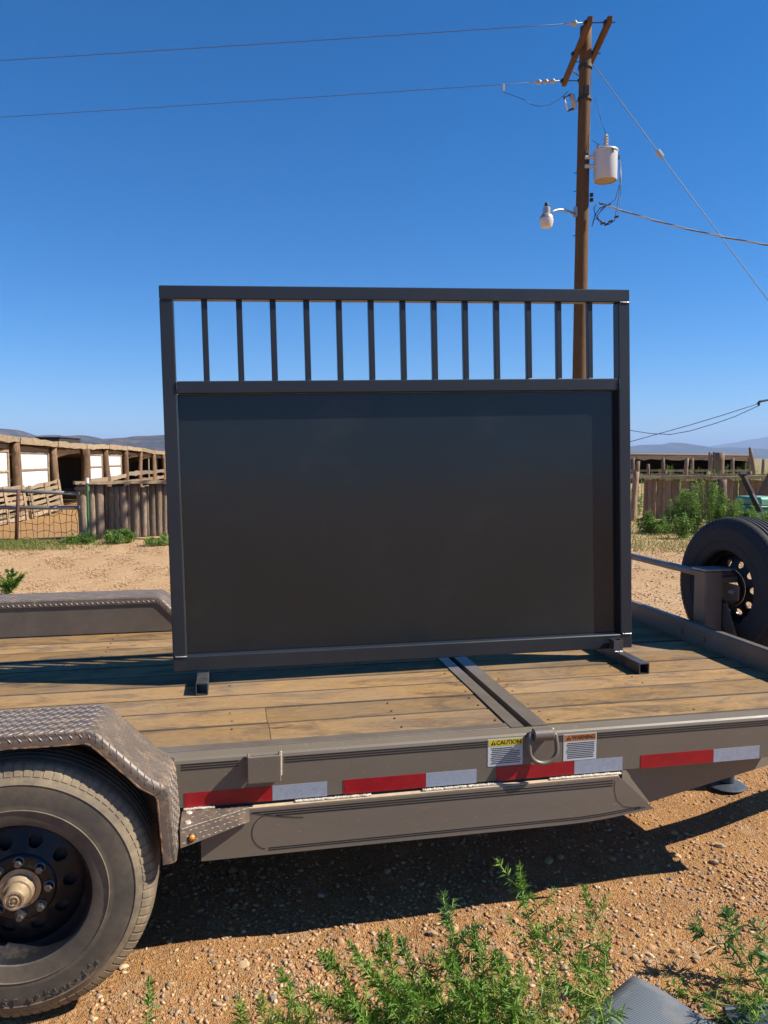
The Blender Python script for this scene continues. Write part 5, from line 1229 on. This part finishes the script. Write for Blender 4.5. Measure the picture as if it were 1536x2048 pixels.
# ------------------------------------------------------------ weeds
def leaves_mesh(base, tip, width, droop, r):
    """narrow leaves: base points, directions*length, half widths"""
    n = len(base); d = tip; L = np.linalg.norm(d, axis=1, keepdims=True); dn_ = d / L
    s = np.cross(dn_, r.normal(0, 1, (n, 3))); s /= np.linalg.norm(s, axis=1, keepdims=True)
    g = np.zeros((n, 3)); g[:, 2] = -1
    m1 = base + d * .4 + g * droop[:, None] * L * .12; t = base + d + g * droop[:, None] * L * .45; w = width[:, None]
    v = np.stack([base - s * w * .35, base + s * w * .35, m1 - s * w, m1 + s * w, t], 1).reshape(-1, 3)
    o = (np.arange(n) * 5)[:, None]
    f = np.concatenate([o + np.array([[0, 1, 3]]), o + np.array([[0, 3, 2]]), o + np.array([[2, 3, 4]])], 1).reshape(-1, 3)
    return v, f
def weed(name, lab, base, tips, seed, leaf=.045, wid=.0030, dens=330, branch=9, grp=None, rad=.0028, mat='leaf', blen=.15):
    """a weed: one or more stems from one root, side shoots, narrow leaves crowding towards every tip"""
    r = np.random.default_rng(seed); base = np.array(base, float); t = thing(name, lab, 'plant', tuple(map(float, base)), group=grp)
    mb = MB(); B, D_, Wd, Dr = [], [], [], []
    def leafy(pts, n, ll, top):
        pts = np.array(pts); u = r.random(n) ** (.62 if top else .8); seg = u * (len(pts) - 1.001); i = seg.astype(int); fr = (seg - i)[:, None]
        p = pts[i] * (1 - fr) + pts[i + 1] * fr; tg = pts[i + 1] - pts[i]; tg = tg / np.linalg.norm(tg, axis=1, keepdims=True)
        q = r.normal(0, 1, (n, 3)); q -= tg * np.sum(q * tg, 1, keepdims=True); q /= np.linalg.norm(q, axis=1, keepdims=True)
        up = (.35 + .75 * u)[:, None] + r.normal(0, .18, (n, 1)); dd = q + tg * up; dd /= np.linalg.norm(dd, axis=1, keepdims=True)
        le = ll * r.uniform(.45, 1.15, n) * (1.05 - .5 * u ** 3); B.append(p); D_.append(dd * le[:, None]); Wd.append(wid * r.uniform(.6, 1.25, n) * le / ll); Dr.append(r.uniform(0, 1.0, n))
    for tip in tips:
        tip = np.array(tip, float); n = 9; bend = r.normal(0, .035, 3); bend[2] = 0; pts = []
        for i in range(n + 1): s = i / n; pts.append(base + (tip - base) * s + bend * math.sin(math.pi * s) + r.normal(0, .003, 3) * (i > 0))
        L = np.linalg.norm(tip - base); mb.tube(pts, [rad * (1.1 - .75 * i / n) for i in range(n + 1)], 5)
        leafy(pts, int(dens * L), leaf, True); leafy(pts[-3:], int(dens * L * .45), leaf * .75, True)
        for b in range(branch):
            s = .12 + .76 * (b + r.random()) / branch; k = min(int(s * n), n - 1); p0 = np.array(pts[k]) * (1 - (s * n - k)) + np.array(pts[k + 1]) * (s * n - k)
            a = r.uniform(0, 6.28); bl = blen * r.uniform(.5, 1.15) * (1.15 - .6 * s); dd = np.array([math.cos(a), math.sin(a), r.uniform(.35, 1.0)]); dd /= np.linalg.norm(dd)
            bp = [p0 + dd * bl * j / 4 + np.array([0, 0, .22 * bl * (j / 4) ** 2]) for j in range(5)]
            mb.tube(bp, [rad * .55, rad * .5, rad * .42, rad * .35, rad * .2], 4); leafy(bp, int(dens * bl * 1.15), leaf * .85, True)
    v, f = leaves_mesh(np.concatenate(B), np.concatenate(D_), np.concatenate(Wd), np.concatenate(Dr), r)
    v[:, 2] = np.maximum(v[:, 2], .004)
    ob('stem', mb, 'stem', t, True); ob('leaves', mesh_np('leaves', v, f), mat, t)
    return t
def tipz(x, y, Y): return at_y(x, y, Y)
WG = 'weeds in the foreground gravel'
def wb(x, Y): return (x, Y, float(gz(x, Y)))
weed('weed', 'tall weed whose single tip reaches highest into the trailer shadow', wb(.90, 1.98), [tipz(1035, 1732, 2.06)], 1, grp=WG, dens=380)
weed('weed', 'weed with dense bottlebrush tip left of the tallest weed', wb(.66, 1.97), [tipz(884, 1790, 2.05), tipz(800, 1880, 2.0)], 2, grp=WG, dens=480, mat='leaf_blue')
weed('weed', 'weed arching right to a bright tip beyond the tallest weed', wb(.99, 1.93), [tipz(1062, 1850, 1.98), tipz(1165, 1772, 2.08)], 3, grp=WG, dens=330)
weed('weed', 'bushy weed in the middle of the foreground clump', wb(.78, 1.92), [tipz(950, 1855, 1.97), tipz(985, 1905, 1.9), tipz(905, 1900, 1.9)], 4, grp=WG, dens=420)
weed('weed', 'low bushy weed at the left of the big clump', wb(.52, 1.94), [tipz(775, 1860, 2.0), tipz(700, 1890, 1.98)], 5, grp=WG, dens=430)
weed('weed', 'short weed with spread tips left of the big clump', wb(.36, 1.93), [tipz(640, 1905, 1.97), tipz(560, 1935, 1.96)], 6, grp=WG, dens=380, branch=7, blen=.10)
weed('weed', 'weed filling the bottom edge under the middle of the clump', wb(.66, 1.84), [tipz(850, 1945, 1.86), tipz(780, 1950, 1.85)], 7, grp=WG, dens=440)
weed('weed', 'weed filling the bottom edge at right of the clump', wb(.88, 1.84), [tipz(1040, 1925, 1.86), tipz(1110, 1960, 1.85)], 8, grp=WG, dens=440, mat='leaf_pale', wid=.0024)
weed('weed', 'leafy weed at the bottom edge left of the clump', wb(.47, 1.85), [tipz(690, 1960, 1.87), tipz(620, 1985, 1.86)], 9, grp=WG, dens=420, blen=.11)
weed('weed', 'small lone weed beside the trailer tyre at the bottom edge', wb(-.13, 2.02), [tipz(300, 1958, 2.03)], 10, grp=WG, dens=420, branch=4, blen=.06, leaf=.038)
weed('weed', 'small weed at the left corner of the grey mesh sheet', wb(1.05, 2.06), [tipz(1205, 1925, 2.1)], 11, grp=WG, dens=360, branch=4, blen=.08)
weed('weed', 'large weed standing in gravel at the right edge', wb(1.66, 2.02), [tipz(1385, 1850, 2.14), tipz(1452, 1818, 2.12), tipz(1508, 1845, 2.1)], 12, grp=WG, mat='leaf_blue', dens=230, branch=4, leaf=.060, wid=.0045, blen=.11)
weed('weed', 'weed overhanging the right edge of the grey mesh sheet', wb(1.42, 2.02), [tipz(1420, 1925, 2.1), tipz(1370, 1985, 2.05)], 13, grp=WG, dens=260, branch=4, blen=.08)
weed('weed', 'dark weed in the bottom right corner beside the metal panel', wb(1.46, 1.88), [tipz(1475, 1985, 1.95), tipz(1530, 1960, 1.96), tipz(1420, 2010, 1.92)], 14, grp=WG, dens=250, branch=4, blen=.10)
weed('weed', 'thin weed at the bottom edge between tyre and clump', wb(.28, 1.88), [tipz(520, 1990, 1.92), tipz(480, 2015, 1.9)], 15, grp=WG, dens=330, branch=5, blen=.09, mat='leaf_pale')
weed('weed', 'green weed beyond the deck at the left edge', cf(-4.62, 9.35, 0), [cf(-4.75, 9.3, .28), cf(-4.55, 9.35, .33), cf(-4.40, 9.3, .26), cf(-4.85, 9.3, .22), cf(-4.62, 9.2, .20)], 16, leaf=.05, wid=.006, dens=620, branch=9, blen=.13, grp=None, rad=.005)

weed('weed', 'low dense weed along the bottom edge, left of the middle', wb(.56, 1.80), [tipz(760, 1985, 1.82), tipz(700, 2000, 1.80), tipz(810, 1975, 1.80)], 21, grp=WG, dens=420, branch=8, blen=.12)
weed('weed', 'low dense weed along the bottom edge under the tallest tip', wb(.78, 1.79), [tipz(960, 1965, 1.80), tipz(900, 1980, 1.80), tipz(1020, 1985, 1.80)], 22, grp=WG, dens=420, branch=8, blen=.12)
weed('weed', 'small sprawling weed at the bottom edge, leftmost of the clump', wb(.36, 1.84), [tipz(590, 2005, 1.85), tipz(540, 2020, 1.85)], 23, grp=WG, dens=380, branch=6, blen=.10, mat='leaf_pale')

# brush along the fences: bigger leaves, seen from afar
def brush(lab, px, py, d, w, h, seed, n=2600, col='leaf_far'):
    r = np.random.default_rng(seed); b = np.array(at_z(px, py, 0.0)) if d is None else np.array(cf((px - 768) / 1538 * d, d, 0)); t = thing('brush', lab, 'bush', tuple(map(float, b)), group='green brush along the fences')
    k = max(6, int(w * 26)); B, D_ = [], []; mb = MB(); per = n // k
    for i in range(k):
        a = r.uniform(0, 6.28); rad = w / 2 * math.sqrt(r.random()); hh = h * r.uniform(.55, 1.0) * (1 - .45 * (rad / (w / 2)) ** 2); foot = b + np.array([math.cos(a), math.sin(a), 0]) * rad * .6
        top = b + np.array([math.cos(a) * rad, math.sin(a) * rad, hh]) + r.normal(0, .03, 3); mb.tube([foot, (foot + top) / 2 + r.normal(0, .02, 3), top], [.010, .008, .003], 4)
        u = r.random(per) ** .6; p = foot + (top - foot) * u[:, None] + r.normal(0, 1, (per, 3)) * (.030 + .075 * (1 - u) * w)[:, None] * .8
        dd = r.normal(0, 1, (per, 3)); dd[:, 2] = np.abs(dd[:, 2]) * .8 + .25; dd /= np.linalg.norm(dd, axis=1, keepdims=True); B.append(p); D_.append(dd * r.uniform(.025, .06, (per, 1)))
    B = np.concatenate(B); D_ = np.concatenate(D_); B[:, 2] = np.maximum(B[:, 2], .01)
    v, f = leaves_mesh(B, D_, r.uniform(.006, .013, len(B)), r.uniform(0, .8, len(B)), r)
    ob('stem', mb, 'stem', t); ob('leaves', mesh_np('leaves', v, f), col, t)
brush('tallest green bush in front of the board fence', 1405, 0, 17.4, 1.15, 1.42, 1, 9000)
brush('green bush directly left of the tallest bush', 1362, 0, 17.6, .85, .85, 2, 4600)
brush('small bush nearest the steel gate at right', 1294, 0, 17.2, .50, .55, 3, 2600)
brush('low pointed bush in front of the tallest bush', 1368, 0, 16.0, .42, .52, 4, 2600)
brush('bush in front of the green farm implement', 1470, 0, 16.8, .80, .98, 5, 5000)
brush('bush at the right edge above the spare wheel', 1530, 0, 16.4, .75, .70, 6, 3000)
brush('low bush between the two left bushes at right', 1325, 0, 17.0, .55, .40, 7, 2000)
brush('bush in the gap behind the leaning brown post', 1274, 0, 22.5, .6, .75, 8, 1600)
brush('round green bush at the foot of the log fence', 236, 0, 15.2, .58, .32, 9, 2600)
brush('low green plant at the foot of the corner post', 168, 0, 15.2, .50, .14, 10, 1100)
brush('sparse low plant at the fence near the steel gate', 305, 0, 14.8, .60, .13, 11, 700)
brush('small plant left of the low corner plant', 140, 0, 15.1, .40, .14, 12, 900)
brush('low plant partly hidden by the left side of the gate', 338, 0, 14.9, .5, .18, 13, 800)
for i in range(16):
    x = [1290, 1310, 1332, 1352, 1368, 1386, 1402, 1420, 1446, 1462, 1478, 1492, 1508, 1522, 1536, 1550][i]
    brush(['weeds below the left end of the far shed', 'weeds second from left below the far shed', 'weeds third from left below the far shed', 'weeds fourth from left below the far shed', 'weeds beside the short post before the far shed', 'weeds below the middle of the far shed', 'weeds left of the two thin posts', 'weeds at the foot of the thick timber post', 'weeds just right of the thick timber post', 'weeds second right of the thick timber post', 'weeds below the right end of the far shed', 'weeds left of the tallest thin post', 'weeds at the foot of the leaning thin post', 'weeds right of the leaning thin post', 'weeds at the right edge beyond the fence', 'weeds past the right edge beyond the fence'][i], x, 0, 27 + 3 * (i % 3), 1.1, 1.30 + .14 * ((i * 7) % 3), 40 + i, 1100, 'leaf_far')

# short grass where the gravel meets the fences
def grass(name, lab, n, sampler, seed, hgt):
    r = np.random.default_rng(seed); l, d = sampler(r, n); b = np.stack([RT[0] * l + FW[0] * d, RT[1] * l + FW[1] * d, np.zeros(n)], -1)
    dd = r.normal(0, .55, (n, 3)); dd[:, 2] = 1; dd /= np.linalg.norm(dd, axis=1, keepdims=True)
    v, f = leaves_mesh(b, dd * (hgt * r.uniform(.4, 1.2, (n, 1))), r.uniform(.004, .008, n), r.uniform(0, .8, n), r)
    o = ob(name, mesh_np(name, v, f), 'grass', kind='stuff'); tag(o, lab, 'grass')
def s_left(r, n):
    d = 13.9 + 1.75 * r.random(n) ** .8; x = -60 + 280 * r.random(n) ** 1.3; k = (x > 130) & (r.random(n) < .7); x = np.where(k, x - 150, x); return (x - 768) / 1538 * d, d
def s_right(r, n):
    d = 13.6 + 7.0 * r.random(n); x = 1255 + 300 * r.random(n); return (x - 768) / 1538 * d, d
grass('grass', 'strip of short dry grass along the wire fence at left', 7000, s_left, 1, .07)
grass('grass', 'patchy short grass before the board fence at right', 8000, s_right, 2, .08)

# dry straws
for i, (x0, y0, a, L, lab) in enumerate(((1.12, 2.30, .35, .13, 'pale dry twig lying left of the grey mesh sheet tip'), (1.53, 2.22, .25, .12, 'curled dry leaf blade lying under the right weed'), (2.02, 2.63, 1.4, .09, 'short straw standing in gravel near the shadow corner'))):
    pts = [(x0 + math.cos(a) * L * t, y0 + math.sin(a) * L * t, float(gz(x0, y0)) + .008 + .012 * math.sin(3 * t)) for t in np.linspace(0, 1, 7)]
    single('dry_twig', MB().tube(pts, [.0022, .0028, .003, .0028, .0028, .0024, .0012], 5), 'straw', lab, 'twig', pts[0], 'dry twigs on the gravel', True)

# grey woven mesh sheet and a metal panel in the bottom right corner
m, nt, b = new_mat('woven grey mesh'); v = coords(nt)
wv = nd(nt, 'ShaderNodeTexWave', Scale=62.0, Distortion=.15); wv.bands_direction = 'DIAGONAL'; lk(nt, v, wv.inputs['Vector'])
c = mixc(nt, ramp(nt, wv.outputs[0], [(.35, 0.0), (.65, 1.0)]), (.065, .078, .095), (.15, .172, .195))
c = mixc(nt, ramp(nt, noise(nt, v, 9, 7), [(.5, 0.0), (.75, .5)]), c, (.28, .25, .20))
lk(nt, c, b.inputs['Base Color']); b.inputs['Roughness'].default_value = .55; bump(nt, b, wv.outputs[0], .5, .002); M['mesh'] = m
A, B_, C_ = at_z(1266, 1947, .03), at_z(1146, 2052, .03), at_z(1462, 2062, .03)
v = []; f = []; n = 22
top = np.array([A[0], A[1], .035]); e1 = np.array([B_[0] - A[0], B_[1] - A[1], 0]) * 2.6; e2 = np.array([C_[0] - A[0], C_[1] - A[1], 0]) * 2.6
for lay in (0, 1):
    for i in range(n + 1):
        for j in range(n + 1):
            p = top + e1 * i / n + e2 * j / n; z = .030 + .006 * math.sin(i * .45 + j * .3) + .005 * math.sin(j * .8 - i * .2) - lay * .003 + .012 * math.exp(-((j - 5) / 3.0) ** 2) * (i / n)
            if j == 0 or i == 0: z -= .006
            v.append((p[0], p[1], z))
N1 = (n + 1) ** 2
for i in range(n):
    for j in range(n):
        a = i * (n + 1) + j; q = (a, a + 1, a + n + 2, a + n + 1); f += [q, tuple(N1 + k for k in q[::-1])]
for k in range(n):
    f += [(k, N1 + k, N1 + k + 1, k + 1), (k * (n + 1), (k + 1) * (n + 1), N1 + (k + 1) * (n + 1), N1 + k * (n + 1))]
single('mesh_sheet', MB().add(v, f), 'mesh', 'bent sheet of grey woven mesh lying in the bottom right corner', 'sheet', (float(top[0]), float(top[1]), 0), None, True)
q = at_z(1480, 2022, .05); mp = Matrix.Translation((q[0] + .12, q[1] - .05, .012)) @ Matrix.Rotation(R(-4), 4, 'Z')
mp_t = thing('metal_panel', 'grey metal panel lying under weeds at the bottom right corner', 'panel', (float(q[0]) + .12, float(q[1]) - .05, 0))
ob('panel_face', MB().box(-.16, .3, -.16, .06, .0, .022, .004, mp), 'blue_steel', mp_t); ob('panel_lip', MB().box(-.16, .3, .0605, .075, .0, .034, .004, mp), 'blue_steel', mp_t)
